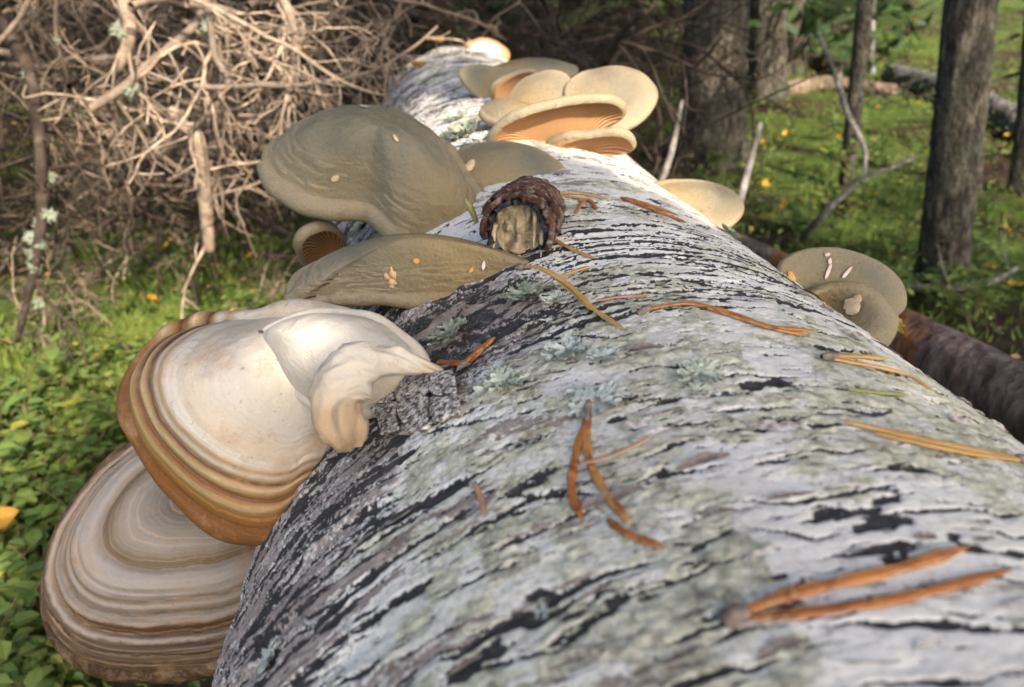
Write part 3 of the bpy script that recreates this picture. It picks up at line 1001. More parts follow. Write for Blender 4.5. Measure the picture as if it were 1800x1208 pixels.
ND = [ldep(925, 478) - 0.006, ldep(955, 490) - 0.006, ldep(1000, 510) - 0.004, ldep(1045, 548) - 0.003]
YN = [(920, 468, ND[0]), (952, 472, ND[1]), (1000, 501, ND[2]), (1048, 546, ND[3])]
needles('long yellow needle pair leaning from the nicked mushroom rim down to the bark', [(YN + [(1098, 585)], 5), (YN[:2] + [(1000, 507, ND[2] + 0.001), (1040, 545, ND[3] + 0.001)], 4.5)], 'needle_yellow', sheath=[(905, 471, ND[0]), (924, 468, ND[0])], sw=0.0010)
needles('bright orange needle pair in the dark hollow behind the white bracket', [([(762, 626), (812, 622), (866, 584)], 7), ([(800, 640), (830, 612), (858, 588)], 5)])
needles('two thin tan needles beside the broken branch stub, pointing at the cluster', [([(978, 343), (1022, 345), (1068, 354)], 3.5), ([(980, 346), (1015, 352), (1045, 358)], 3)], 'needle_yellow')
needles('reddish needles running down to the yellowish mushroom', [([(1092, 350), (1150, 374), (1206, 395)], 4.5), ([(1098, 350), (1140, 363), (1190, 380)], 4)])
needles('tan needle sticking out beneath the broken branch stub', [([(962, 418), (1005, 438), (1046, 456)], 4)], 'needle_yellow')
needles('short brown needle just right of the nicked mushroom', [([(985, 484), (1036, 470)], 4)], 'needle_yellow')
needles('dull brown needle across the dark banded bark', [([(1048, 532), (1095, 524), (1142, 523)], 4)], 'needle_pink')
needles('short curled rusty needle on bark near the tan needles', [([(1012, 378), (1022, 360), (1035, 357), (1050, 374)], 4)])
needles('rusty needles at the foot of the far cluster', [([(846, 246), (866, 235), (884, 222)], 3.5), ([(856, 248), (872, 240), (890, 232)], 3)])

# lichens: leafy rosettes
def lichen_mesh(seed, R, lobes, mat, forks=3, lift=0.25):
    r = random.Random(seed)
    mb = MB()
    for k in range(lobes):
        a = k / lobes * 2 * math.pi + r.uniform(-0.3, 0.3)
        L = R * r.uniform(0.55, 1.0)
        st = R * r.uniform(0.0, 0.25)
        stems = [(a, st, L * 0.62, 0.17 * R)]
        for q in range(forks):
            stems.append((a + (q - (forks - 1) / 2) * 0.42 + r.uniform(-.1, .1), st + L * 0.45, L * r.uniform(0.45, 0.65), 0.095 * R))
        for (b, s0, l, w) in stems:
            n = 6
            P = np.zeros((n, 5, 3))
            bend = r.uniform(-0.6, 0.6)
            c0 = np.array([math.cos(a), math.sin(a)]) * s0
            for i in range(n):
                t = i / (n - 1)
                bb = b + bend * t
                ctr = c0 + np.array([math.cos(bb), math.sin(bb)]) * l * t
                nn = np.array([-math.sin(bb), math.cos(bb)])
                ww = w * (0.55 + 0.75 * t - 0.55 * t ** 5) * (1 + r.uniform(-.25, .25))
                for j, x in enumerate((-1, -0.6, 0, 0.6, 1)):
                    z = R * (0.04 + 0.55 * lift * t * r.uniform(0.3, 1.0)) + R * 0.07 * (x * x) + R * 0.04 * r.random()
                    P[i, j] = (*(ctr + nn * ww * x), z)
            mb.grid(P)
    return mb


M['lichen'] = mat_mottled('leafy_lichen', (0.26, 0.30, 0.24), (0.52, 0.55, 0.45), 120, 0.85, 0.15, 0.5)
M['lichen_blue'] = mat_mottled('blue_grey_lichen', (0.24, 0.28, 0.27), (0.47, 0.50, 0.46), 120, 0.85, 0.15, 0.5)
M['lichen_dark'] = mat_mottled('dull_lichen', (0.10, 0.13, 0.10), (0.30, 0.32, 0.25), 160, 0.85, 0.15, 0.5)
for k, (px, py, rp, mt, lab, nl, lf) in enumerate([
        (888, 676, 46, 'lichen', 'pale green leafy lichen rosette with spreading lobes on the bark', 11, 0.35),
        (1000, 622, 52, 'lichen_blue', 'ragged blue green lichen behind the pale rosette', 9, 0.40),
        (1062, 632, 34, 'lichen_blue', 'small purplish grey lichen touching the ragged blue green one', 8, 0.4),
        (1230, 664, 46, 'lichen', 'flat grey green lichen patch further right along the log', 14, 0.15),
        (1228, 692, 26, 'lichen', 'little curled lichen just below the flat grey green patch', 7, 0.4),
        (1048, 712, 56, 'lichen_blue', 'thin blue grey lichen under the sheath of the inverted V needles', 10, 0.2),
        (790, 582, 40, 'lichen_dark', 'dull green lichen in the dark hollow under the nicked mushroom', 11, 0.3),
        (925, 520, 44, 'lichen_dark', 'grey lichen under the right rim of the nicked mushroom', 10, 0.35),
        (975, 525, 26, 'lichen', 'small crisp lichen right of the nicked mushroom', 8, 0.35),
        (480, 1155, 36, 'lichen_blue', 'blurred mint lichen low on the near flank', 9, 0.3),
        (955, 1080, 18, 'lichen_blue', 'tiny pale lichen on the nearest bark', 7, 0.3),
        (815, 240, 42, 'lichen_dark', 'bushy dark green lichen in front of the far cluster', 12, 0.7),
        (845, 252, 34, 'lichen_blue', 'bluish lichen at the foot of the far cluster', 10, 0.5),
        (800, 212, 26, 'lichen', 'yellowish lichen crumbs between the largest mushroom and the far cluster', 9, 0.6),
        (880, 660, 30, 'lichen_blue', 'narrow lichen upper edge joining the pale rosette', 7, 0.2),
        (640, 395, 30, 'lichen', 'pale lichen on the shaded flank under the largest mushroom', 9, 0.4),
        (570, 525, 26, 'lichen_blue', 'crumbly lichen under the left rim of the nicked mushroom', 9, 0.4),
        (600, 540, 24, 'lichen_dark', 'dark crumbly lichen next to the white bracket top', 9, 0.4),
        (1295, 395, 22, 'lichen_dark', 'blackish lichen tuft below the yellowish mushroom', 9, 0.8),
        (755, 140, 34, 'lichen', 'pale lichen patch on the distant part of the trunk', 9, 0.3)]):
    s, phi = logsp(px, py)
    P = log_xyz(s, phi)
    dep = (P - CAM) @ FW
    org = np.zeros(3)
    o = link('lichen', lichen_mesh(300 + k, rp * dep / FPX, nl, mt, 3, lf).mesh('lichen', M[mt]))
    tag(o, lab, 'lichen', 'leafy lichens on the birch bark')
    put_on_log(o, s, phi, random.uniform(0, 6), 0.0004)

# raised bark blocks in front of the white bracket
for k, q in enumerate([[(640, 668), (690, 660), (692, 700), (652, 712)], [(700, 660), (752, 655), (750, 690), (700, 698)], [(758, 655), (795, 655), (800, 688), (758, 690)],
                       [(656, 718), (692, 708), (696, 752), (668, 762)], [(702, 705), (748, 698), (752, 748), (706, 758)], [(758, 697), (802, 694), (806, 726), (760, 738)], [(640, 690), (650, 690), (652, 715), (640, 712)]]):
    ctr = np.mean(q, axis=0)
    P = logpt(*ctr)
    nrm = lognormal(P)
    q = [tuple(np.array(q[i]) * (1 - f) + np.array(q[(i + 1) % 4]) * f + np.array([random.uniform(-4, 4), random.uniform(-4, 4)])) for i in range(4) for f in (0, 0.33, 0.66)]
    d = shell(outline=q, O=P + nrm * (0.0012 + 0.0006 * (k % 3)), N=unit(nrm), dome=0.0001, rim=0.0004, back=0.006, lump=0.0012, seed=60 + k, nu=40, nv=14)
    mb = MB()
    mb.grid(d['top'], wrap=True)
    mb.grid(d['bot'], wrap=True)
    zz = RNG.random(mb.n)
    part('bark_block', mb, M['birch'], birch, org=LP, attrs={'dark': 0.41 + 0.0 * zz, 'brown': 0.62 + 0 * zz, 'crust': 0.0 * zz})

# broken branch stub wrapped in curled bark
f0, b0 = at(912, 402, 0.283), at(934, 372, 0.330)
ax = unit(b0 - f0)
sx = unit(np.cross(ax, LZ))
sz = np.cross(sx, ax)
stub = link('branch_stub', None, birch, tuple(f0 - LP))


def arc_shell(r0, r1, a0, a1, t0, t1, rough, seed, nu=60, nt=26):
    a = np.linspace(a0, a1, nu)
    t = np.linspace(t0, t1, nt)
    AA, TT = np.meshgrid(a, t)
    n = (fbm(AA * 7 + 9, TT * 420, seed, 5, 0.65) - 0.5) + 0.3 * (np.floor(fbm(AA * 2.5 + 4, TT * 160, seed + 2, 4) * 6) / 6 - 0.5)
    n2 = (fbm(AA * 1.4 + 3, TT * 70 + 5, seed + 8, 3) - 0.5)
    jag = 0.013 * (fbm(AA * 4 + 2, AA * 0, seed + 3, 3) - 0.5)
    TJ = TT + jag * np.where(TT < (t0 + t1) / 2, 1, 0.2)
    out = []
    for r_, g in ((r1, 1.0), (r0, 0.4)):
        rr = r_ + rough * g * (n + 0.5 * n2)
        out.append(f0 + ax * TJ[..., None] + (sx * np.sin(AA)[..., None] + sz * np.cos(AA)[..., None]) * rr[..., None])
    mb = MB()
    ring = np.concatenate([out[0], out[1][:, ::-1]], 1)
    mb.grid(ring, wrap=True)
    k = 2 * nu
    for i in range(nu - 1):
        for row in (0, nt - 1):
            q = [row * k + i, row * k + i + 1, row * k + k - 2 - i, row * k + k - 1 - i]
            mb.f.append(q if row else q[::-1])
            mb.mi.append(0)
    return mb


part('outer_bark', arc_shell(0.0112, 0.0132, -1.9, 2.1, -0.007, 0.045, 0.0020, 401, 120, 60), M['redbark'], stub, org=f0)
part('outer_bark', arc_shell(0.0133, 0.0146, -1.25, 0.5, -0.001, 0.045, 0.0024, 403, 90, 60), M['redbark'], stub, org=f0)
part('outer_bark', arc_shell(0.0130, 0.0142, 0.35, 1.7, 0.004, 0.045, 0.0024, 405, 90, 60), M['redbark'], stub, org=f0)
part('inner_bark', arc_shell(0.0092, 0.0110, -2.1, 2.2, -0.0055, 0.04, 0.0018, 411, 110, 40), M['black'], stub, org=f0)
mb = MB()
th = np.linspace(0, 2 * np.pi, 36, endpoint=False)
rows = []
for t, k in [(0.05, 1.0), (0.012, 1.0)] + [(0.003, 0.97 * q / 9 + 0.01) for q in range(9, -1, -1)]:
    rr = 0.0096 * k * (1 + 0.10 * (vnoise(th * 3, th * 0 + t * 300, 420) - 0.5))
    tj = t + 0.010 * (fbm(np.sin(th) * k * 2.6 + 9, np.cos(th) * k * 1.4 + 9, 421, 3) - 0.5) * (t < 0.01)
    rows.append(f0 + ax * tj[:, None] + (sx * np.sin(th)[:, None] + sz * np.cos(th)[:, None]) * rr[:, None])
mb.grid(np.array(rows), wrap=True)
part('heartwood', mb, M['wood'], stub, smooth=False, org=f0)
for a_, l_ in ((0.75, 0.012), (-1.6, 0.010), (1.7, 0.008)):
    mb = MB()
    p = f0 + (sx * math.sin(a_) + sz * math.cos(a_)) * 0.0085
    mb.tube(crom([p + ax * 0.004, p - ax * 0.002, p - ax * 0.004 - sz * l_], 8), np.linspace(0.0014, 0.0003, 8), 5, rough=0.4)
    part('splinter', mb, M['wood'], stub, org=f0)
# the stub's collar, where it swells out of the trunk
mb = MB()
q0 = b0 + ax * 0.006
mb.tube(crom([q0 - ax * 0.012, q0 - sz * 0.012 + ax * 0.004, q0 - sz * 0.034 + ax * 0.012], 12), np.linspace(0.0115, 0.020, 12), 18, rough=0.25)
part('collar', mb, M['redbark'], stub, org=f0)

# scraps resting on the caps
M['scrap'] = mat_mottled('leaf_scrap', (0.34, 0.25, 0.16), (0.58, 0.46, 0.32), 160, 0.7, 0.2, 0.3)
M['scrap_pink'] = mat_mottled('bud_scale', (0.45, 0.33, 0.28), (0.62, 0.50, 0.45), 160, 0.7, 0.2, 0.2)
M['scrap_orange'] = mat_mottled('orange_scrap', (0.42, 0.20, 0.05), (0.60, 0.34, 0.10), 160, 0.7, 0.2, 0.2)


def scrap(seed, px, py, L, W, rot, mat, label, name='leaf_scrap', cat='leaf scrap', group='scraps lying on the mushroom caps'):
    P, n = on_cap(seed, px, py, 0.0006)
    e1 = unit(np.cross(n, FW))
    e1 = e1 * math.cos(rot) + np.cross(n, e1) * math.sin(rot)
    e2 = np.cross(n, e1)
    k = 9
    mb = MB()
    G = np.zeros((k, 5, 3))
    for i in range(k):
        t = i / (k - 1) * 2 - 1
        w = W * math.sqrt(max(0.02, 1 - t * t)) * random.uniform(0.8, 1.1)
        for j in range(5):
            x = j / 2 - 1
            G[i, j] = P + e1 * t * L + e2 * w * x + n * (0.0005 + 0.12 * W * (1 - x * x) + 0.15 * L * t * t * 0.3)
    mb.grid(G)
    G2 = G - n * 0.0004
    mb.grid(G2[:, ::-1])
    org = P
    mb.v = [v - org for v in mb.v]
    o = link(name, mb.mesh(name, M[mat]), None, tuple(org))
    return tag(o, label, cat, group)


scrap(2, 828, 292, 0.0034, 0.0022, 0.2, 'scrap', 'tiny tan leaf scrap on the cap behind the branch stub')
scrap(15, 1500, 538, 0.0034, 0.0032, 0.7, 'scrap', 'round dry leaf scrap inside the small funnel mushroom')
scrap(15, 1507, 528, 0.0026, 0.0016, -0.6, 'scrap', 'curled brown leaf scrap touching the round scrap in the funnel')
for (x, y, L, r) in ((1455, 478, 0.0034, 1.4), (1487, 480, 0.0030, 1.0), (1457, 462, 0.0013, 1.4), (1420, 447, 0.003, -0.3), (1453, 450, 0.0012, 0.5)):
    scrap(14, x, y, L, 0.0007, r, 'scrap_pink', 'narrow pinkish bud scale on the scratched mushroom', 'bud_scale', 'bud scale', 'bud scales on the scratched mushroom')
scrap(14, 1390, 485, 0.0022, 0.0012, 0.9, 'scrap_orange', 'orange flake at the left rim of the scratched mushroom')
scrap(1, 590, 310, 0.0020, 0.0015, 0.5, 'scrap', 'pale scrap on the lower front of the largest mushroom')
scrap(1, 695, 244, 0.0018, 0.0007, -0.2, 'scrap', 'thin tan fleck in the middle of the largest mushroom')
scrap(1, 640, 190, 0.0022, 0.0006, -0.4, 'scrap_pink', 'whitish sliver near the crest of the largest mushroom')
scrap(3, 733, 457, 0.0011, 0.0009, 0.0, 'scrap_orange', 'bright orange speck on the nicked mushroom')
scrap(3, 828, 473, 0.0010, 0.0007, 0.9, 'scrap_orange', 'small rusty speck near the right of the nicked mushroom')
scrap(3, 850, 467, 0.0016, 0.0006, 0.0, 'scrap_pink', 'white fleck near the yellow needle sheath on the nicked mushroom')
for (x, y) in ((458, 588), (560, 575), (520, 590), (610, 572), (655, 600)):
    scrap(21, x, y, 0.0009, 0.0006, random.random() * 3, 'sheath', 'dark crumb on the top of the white bracket', 'bark_crumb', 'crumb', 'crumbs on the white bracket')
# the nick: torn flesh standing out of the wrinkled rim
cap_root = [o for o in COL.objects if o.get('label', '').startswith('wide flat domed')][0]
M['flesh'] = mat_mottled('torn_flesh', (0.42, 0.25, 0.11), (0.60, 0.46, 0.32), 200, 0.6, 0.3, 0.3)
P, n = on_cap(3, 690, 492, 0.0)
for (dx, dy, L, w) in ((-7, 0, 0.0022, 0.0013), (1, -3, 0.0042, 0.0011), (5, 1, 0.0034, 0.0008), (-3, 7, 0.0016, 0.0014), (4, 8, 0.0016, 0.0012), (-1, 14, 0.0014, 0.0011)):
    q, n = on_cap(3, 690 + dx, 490 + dy, -0.0008)
    mb = MB()
    dirv = unit(0.75 * UP + 0.5 * n + RT * dx * 0.03)
    mb.tube(crom([q, q + dirv * L * 0.5 + n * 0.0006, q + dirv * L], 7), w * np.array([1, 1.1, 1, .8, .6, .4, .15]), 7, rough=0.3)
    part('torn_flesh', mb, M['flesh'], cap_root, org=np.array(cap_root.location))
# a green needle-like bud standing against the largest cap
mb = MB()
mb.tube(crom([at(838, 392, 0.300), at(830, 372, 0.298), at(818, 350, 0.296)], 12), np.r_[np.linspace(0.0009, 0.0013, 8), 0.0012, 0.001, 0.0007, 0.0003], 7)
org = at(838, 392, 0.300)
mb.v = [v - org for v in mb.v]
tag(link('spruce_needle', mb.mesh('spruce_needle', M['needle_green']), None, tuple(org)), 'short green needle standing upright between the largest and the nicked mushroom', 'needle')
# ---------------------------------------------------------------- forest floor
def gz(x, y):
    x = np.asarray(x, float)
    y = np.asarray(y, float)
    z = 0.05 * (fbm(x / 0.55 + 40, y / 0.55 + 40, 501, 3) - 0.5) + 0.22 * (fbm(x / 3.0 + 70, y / 3.0 + 70, 511, 2) - 0.5) * sstep(1.5, 4.0, np.hypot(x, y))
    z = z + 0.020 * sstep(3.0, 14.0, y) * (y - 3.0)
    return z


def spaced(n, lim, near):
    t = np.linspace(-1, 1, n)
    return np.sign(t) * (near * np.abs(t) + (lim - near) * np.abs(t) ** 5)


gx = spaced(220, 260, 5.0)
gy = spaced(220, 260, 5.0) + 2.0
GX, GY = np.meshgrid(gx, gy, indexing='ij')
mb = MB()
near = np.exp(-(np.hypot(GX, GY - 2) / 5.0) ** 2)
GZ = gz(GX, GY) + near * 0.018 * (fbm(GX / 0.05 + 300, GY / 0.05 + 300, 521, 3) - 0.5) + 0.01 * near * (RNG.random(GX.shape) - 0.5)
mb.grid(np.stack([GX, GY, GZ], -1))
m = NT('forest_floor', 0.95, 0.1)
co = m.objco()
soil = m.ramp(m.noise(22, 6, 0.7, co=co), [(0.3, (0.018, 0.013, 0.010)), (0.55, (0.055, 0.036, 0.026)), (0.75, (0.13, 0.085, 0.06))])
moss = m.ramp(m.noise(30, 6, 0.7, co=co), [(0.3, (0.035, 0.06, 0.014)), (0.55, (0.10, 0.15, 0.03)), (0.75, (0.19, 0.24, 0.05))])
mk = m.ramp(m.noise(1.6, 5, 0.65, co=co), [(0.43, (0, 0, 0)), (0.55, (1, 1, 1))])
m.color(m.mix(mk, soil, moss))
m.bump(m.noise(90, 6, 0.75, co=co), 0.9, 0.02)
M['floor'] = m.m
tag(link('forest_floor', mb.mesh('forest_floor', M['floor'])), kind='structure')

# leaves -----------------------------------------------------------------
def leaf_mat(name, stops, trans=0.35, rough=0.5, attr=True):
    m = NT(name, rough, 0.3)
    f = m.attr('lv') if attr else m.rnd()
    c = m.ramp(f, stops)
    c = m.mix(m.ramp(m.noise(90, 3), [(0.4, (0, 0, 0)), (0.7, (0.35, 0.35, 0.35))]), c, (0.03, 0.05, 0.012))
    m.color(c)
    leaf_translucent(m, c, trans)
    return m.m


GREEN = [(0.0, (0.035, 0.080, 0.020)), (0.35, (0.09, 0.155, 0.042)), (0.7, (0.17, 0.24, 0.06)), (0.90, (0.27, 0.31, 0.07)), (0.97, (0.38, 0.31, 0.05)), (1.0, (0.45, 0.20, 0.04))]
M['leaf'] = leaf_mat('bilberry_leaf', GREEN)
M['mossy'] = leaf_mat('moss_tuft', [(0.0, (0.035, 0.065, 0.013)), (0.5, (0.10, 0.155, 0.03)), (0.85, (0.19, 0.24, 0.045)), (1.0, (0.28, 0.28, 0.06))], 0.3, 0.7)
M['litter'] = leaf_mat('dead_litter', [(0.0, (0.05, 0.028, 0.018)), (0.5, (0.14, 0.075, 0.045)), (0.85, (0.26, 0.16, 0.10)), (1.0, (0.45, 0.30, 0.08))], 0.1, 0.8)
M['stem'] = mat_mottled('plant_stem', (0.06, 0.08, 0.02), (0.14, 0.10, 0.05), 60, bump=0)


def leaves(C, size, tilt, aspect=0.55, rng=RNG, up=None):
    """leaf blades: 6 corners, folded along the midrib. C: n x 3"""
    n = len(C)
    a = rng.random(n) * 2 * np.pi
    d = np.stack([np.cos(a), np.sin(a), (rng.random(n) - 0.35) * tilt], 1)
    d = unit(d)
    s = unit(np.cross(d, np.array([0, 0, 1.0]) + 0.6 * tilt * (rng.random((n, 3)) - 0.5)))
    u = np.cross(s, d)
    L = size[:, None]
    W = L * aspect
    V = np.stack([C, C + d * L * 0.35 + s * W * 0.5 + u * L * 0.10, C + d * L * 0.75 + s * W * 0.38 + u * L * 0.07, C + d * L - u * L * 0.05,
                  C + d * L * 0.75 - s * W * 0.38 + u * L * 0.07, C + d * L * 0.35 - s * W * 0.5 + u * L * 0.10, C + d * L * 0.5], 1)
    b = (np.arange(n) * 7)[:, None]
    F = np.concatenate([np.stack([b + 0, b + 1, b + 2, b + 6], -1)[:, 0], np.stack([b + 6, b + 2, b + 3], -1).repeat(1, 0)[:, 0].tolist() and np.zeros((0, 4), int)]) if False else None
    quads = np.concatenate([b + np.array([[0, 6, 2, 1]]), b + np.array([[6, 3, 2, 2]])[:, :4], b + np.array([[0, 5, 4, 6]])])
    f4 = np.concatenate([b + np.array([[0, 6, 2, 1]]), b + np.array([[0, 5, 4, 6]])])
    f3 = np.concatenate([b + np.array([[6, 3, 2]]), b + np.array([[6, 4, 3]])])
    return V.reshape(-1, 3), f4, f3


def sprays(C, size, rng, aspect=0.16):
    """narrow needle-clad twig tips, one quad each"""
    n = len(C)
    d = unit(rng.normal(size=(n, 3)) * np.array([1, 1, 0.55]) + np.array([0, 0, -0.25]))
    s = unit(np.cross(d, rng.normal(size=(n, 3))))
    L = size[:, None]
    W = L * aspect
    V = np.stack([C, C + d * L * 0.45 + s * W, C + d * L, C + d * L * 0.45 - s * W], 1).reshape(-1, 3)
    return V, np.arange(4 * n).reshape(-1, 4)


def blades(C, size, lean, rng=RNG):
    n = len(C)
    a = rng.random(n) * 2 * np.pi
    w = np.stack([np.cos(a), np.sin(a), 0 * a], 1) * (size * 0.16)[:, None]
    t = unit(np.stack([(rng.random(n) - .5) * lean, (rng.random(n) - .5) * lean, np.ones(n)], 1)) * size[:, None]
    V = np.stack([C - w, C + w, C + t], 1).reshape(-1, 3)
    F = np.arange(3 * n).reshape(-1, 3)
    return V, F


def stuff_mesh(name, label, V, faces, mat, lv, cat):
    mb = MB()
    mb.v = [V]
    mb.n = len(V)
    for f in faces:
        mb.f.extend(f.tolist())
        mb.mi.extend([0] * len(f))
    o = link(name, mb.mesh(name, mat, False, {'lv': lv}))
    return tag(o, label, cat, kind='stuff')


def scatter(n, x0, x1, y0, y1, keep):
    x = RNG.uniform(x0, x1, n)
    y = y0 + (y1 - y0) * RNG.random(n) ** 1.5
    k = keep(x, y)
    return x[k], y[k]


def brush_mask(x, y):
    """1 inside the brushwood heap"""
    return sstep(0.30, 0.0, x - 0.12 * (y - 1)) * sstep(1.05, 1.25, y + 0.10 * x) * sstep(-2.6, -2.2, x) * sstep(4.2, 3.2, y)


# ground cover on the right and around the log
x, y = scatter(74000, -3.0, 6.0, 0.35, 9.0, lambda x, y: (np.abs(x) < y * 0.85 + 0.5) & (RNG.random(len(x)) > 0.93 * brush_mask(x, y)) & (fbm(x / 0.20 + 20, y / 0.20 + 20, 541, 4) > 0.44 + 0.08 * (y < 1.1)))
h = 0.012 + 0.11 * RNG.random(len(x)) ** 1.5 * (0.4 + 1.2 * fbm(x / 0.3, y / 0.3, 551, 2))
C = np.stack([x, y, gz(x, y) + h], 1)
sz = RNG.uniform(0.006, 0.015, len(x))
V, f4, f3 = leaves(C, sz, 0.9)
lv = np.repeat(np.clip(0.08 + 0.5 * fbm(x / 0.5 + 9, y / 0.5, 561, 3) + 0.55 * (RNG.random(len(x)) - 0.4) + 0.22 * sstep(0.05, 0.3, x) + 0.26 * sstep(2.0, 4.5, y), 0, 0.955), 7)  # lighter yellow-green right and far off, adding sunlight to the leaf colour
stuff_mesh('ground_cover', 'low green bilberry foliage and herbs covering the forest floor', V, (f4, f3), M['leaf'], lv, 'ground cover')
# moss
x, y = scatter(70000, -2.5, 4.0, 0.35, 6.0, lambda x, y: (np.abs(x) < y * 0.85 + 0.4) & (RNG.random(len(x)) > 0.85 * brush_mask(x, y)) & (fbm(x / 0.28 + 20, y / 0.28 + 80, 571, 3) > 0.46))
C = np.stack([x, y, gz(x, y) - 0.004], 1)
sz = RNG.uniform(0.012, 0.034, len(x))
V, F = blades(C, sz, 1.3)
lv = np.repeat(np.clip(0.15 + 0.6 * fbm(x / 0.15 + 9, y / 0.15, 581, 3) + 0.4 * (RNG.random(len(x)) - 0.4), 0, 1), 3)
stuff_mesh('moss', 'green moss carpet between the plants', V, (F,), M['mossy'], lv, 'moss')
gm = [onground(px, py) for px, py in ((430, 560), (340, 600), (520, 520), (260, 640), (480, 600), (390, 540), (560, 480), (200, 690), (120, 640))]
xs, ys = [], []
for g in gm:
    xs.append(g[0] + RNG.normal(size=3600) * 0.075)
    ys.append(g[1] + RNG.normal(size=3600) * 0.075)
x, y = np.concatenate(xs), np.concatenate(ys)
C = np.stack([x, y, gz(x, y) + 0.035 * fbm(x / 0.05 + 60, y / 0.05 + 60, 575, 3) - 0.012], 1)
V, F = blades(C, RNG.uniform(0.012, 0.03, len(x)), 1.6)
stuff_mesh('moss_cushion', 'bright green feathery moss cushion before the brushwood', V, (F,), M['mossy'], np.repeat(np.clip(0.35 + 0.55 * fbm(x / 0.06 + 9, y / 0.06, 583, 3) + 0.3 * (RNG.random(len(x)) - 0.5), 0, 1), 3), 'moss')
# brown litter under the brushwood
x, y = scatter(26000, -2.6, 3.0, 0.5, 5.0, lambda x, y: (np.abs(x) < y * 0.85 + 0.4) & (RNG.random(len(x)) < 0.28 + 0.9 * brush_mask(x, y)))
C = np.stack([x, y, gz(x, y) + 0.004 + 0.02 * RNG.random(len(x))], 1)
V, f4, f3 = leaves(C, RNG.uniform(0.008, 0.022, len(x)), 0.8, 0.4)
stuff_mesh('leaf_litter', 'brown dead leaf litter under the brushwood', V, (f4, f3), M['litter'], np.repeat(RNG.random(len(x)) ** 1.3, 7), 'litter')

# bilberry plants one can tell apart, beside the log
def plant_proto(seed, hgt, nst, leafsz):
    r = np.random.default_rng(seed)
    st = MB()
    Cs = []
    for k in range(nst):
        a = r.random() * 6.28
        sp = r.uniform(0.15, 0.75)
        top = np.array([math.cos(a) * sp * hgt, math.sin(a) * sp * hgt, hgt * r.uniform(0.6, 1.05)])
        path = crom([np.zeros(3), top * np.array([0.35, 0.35, 0.55]), top], 8)
        st.tube(path, np.linspace(0.0014, 0.0006, 8), 4)
        for q in range(7):
            t = r.uniform(0.35, 1.0)
            p = path[int(t * 7)] + r.normal(size=3) * 0.004
            Cs.append(p)
        for q in range(2):
            base = path[r.integers(3, 7)]
            e = base + np.array([r.normal() * 0.03, r.normal() * 0.03, r.uniform(0.005, 0.03)])
            st.tube(np.array([base, (base + e) / 2 + np.array([0, 0, 0.004]), e]), [0.0008, 0.0006, 0.0004], 4)
            for w in (0.4, 0.7, 1.0):
                Cs.append(base + (e - base) * w)
    C = np.array(Cs)
    V, f4, f3 = leaves(C, r.uniform(0.7, 1.2, len(C)) * leafsz, 0.35, 0.68, r)
    lf = MB()
    lf.v = [V]
    lf.n = len(V)
    lf.f = f4.tolist() + f3.tolist()
    lf.mi = [0] * len(lf.f)
    lv = np.repeat(np.clip(r.normal(0.55, 0.20, len(C)), 0.05, 0.94), 7)
    return st.mesh('stem', M['stem']), lf.mesh('foliage', M['leaf'], False, {'lv': lv})


PP_ = [plant_proto(600 + k, 0.06 + 0.016 * (k % 4), 4 + k % 3, 0.0145 + 0.003 * (k % 3)) for k in range(8)]


def plant(x, y, k, sc, label, group):
    t = thing('bilberry_plant', label, 'plant', (x, y, float(gz(x, y)) - 0.004), group)
    t.rotation_euler = (random.uniform(-.1, .1), random.uniform(-.1, .1), random.uniform(0, 6.28))
    t.scale = (sc, sc, sc)
    link('stem', PP_[k][0], t)
    link('foliage', PP_[k][1], t)
    return t


for i in range(64):
    px, py = random.uniform(-60, 330), random.uniform(690, 1215)
    if px > 330 - (py - 690) * 0.45:
        continue
    g = onground(px, py + 60)
    plant(g[0], g[1], i % 8, random.uniform(0.7, 1.2), 'fresh green bilberry plant on the floor left of the two big brackets', 'bilberry plants beside the brackets')
for i in range(26):
    px, py = random.uniform(130, 560), random.uniform(520, 720)
    g = onground(px, py + 40)
    plant(g[0], g[1], (i * 3) % 8, random.uniform(0.6, 0.95), 'sunlit bilberry plant in the moss before the brushwood', 'bilberry plants before the brushwood')
for i in range(70):
    px, py = random.uniform(1150, 1830), random.uniform(150, 560)
    g = onground(px, py + 20)
    plant(g[0], g[1], (i * 5) % 8, random.uniform(0.7, 1.2), 'green bilberry plant among the standing trunks', 'bilberry plants among the trunks')
for i in range(14):
    g = onground(random.uniform(1640, 1900), random.uniform(700, 1000))
    plant(g[0], g[1], i % 8, random.uniform(0.7, 1.0), 'bilberry plant under the second fallen trunk', 'bilberry plants under the second trunk')

# fallen yellow leaves
M['yellow'] = leaf_mat('yellow_leaf', [(0.0, (0.50, 0.27, 0.03)), (0.5, (0.56, 0.38, 0.05)), (1.0, (0.48, 0.22, 0.05))], 0.3, 0.5, False)


def yellow_leaf_mesh(seed):
    r = np.random.default_rng(seed)
    k = 9
    G = np.zeros((k, 5, 3))
    L, W = 0.017, 0.011
    for i in range(k):
        t = i / (k - 1)
        w = W * (math.sin(math.pi * min(1, t * 1.02)) ** 0.7 + 0.03) * (1 - 0.25 * t)
        for j in range(5):
            x = j / 2 - 1
            G[i, j] = ((t * 2 - 1) * L, w * x, 0.004 * x * x + 0.006 * (t - .5) ** 2 * 4 * r.uniform(.5, 1) + r.normal() * 0.0004)
    mb = MB()
    mb.grid(G)
    mb.tube(np.array([[-L, 0, 0.004], [-L * 1.4, 0.001, 0.003], [-L * 1.8, 0.003, 0.002]]), 0.0006, 4)
    return mb.mesh('yellow_leaf', M['yellow'])


YL = [yellow_leaf_mesh(k) for k in range(4)]


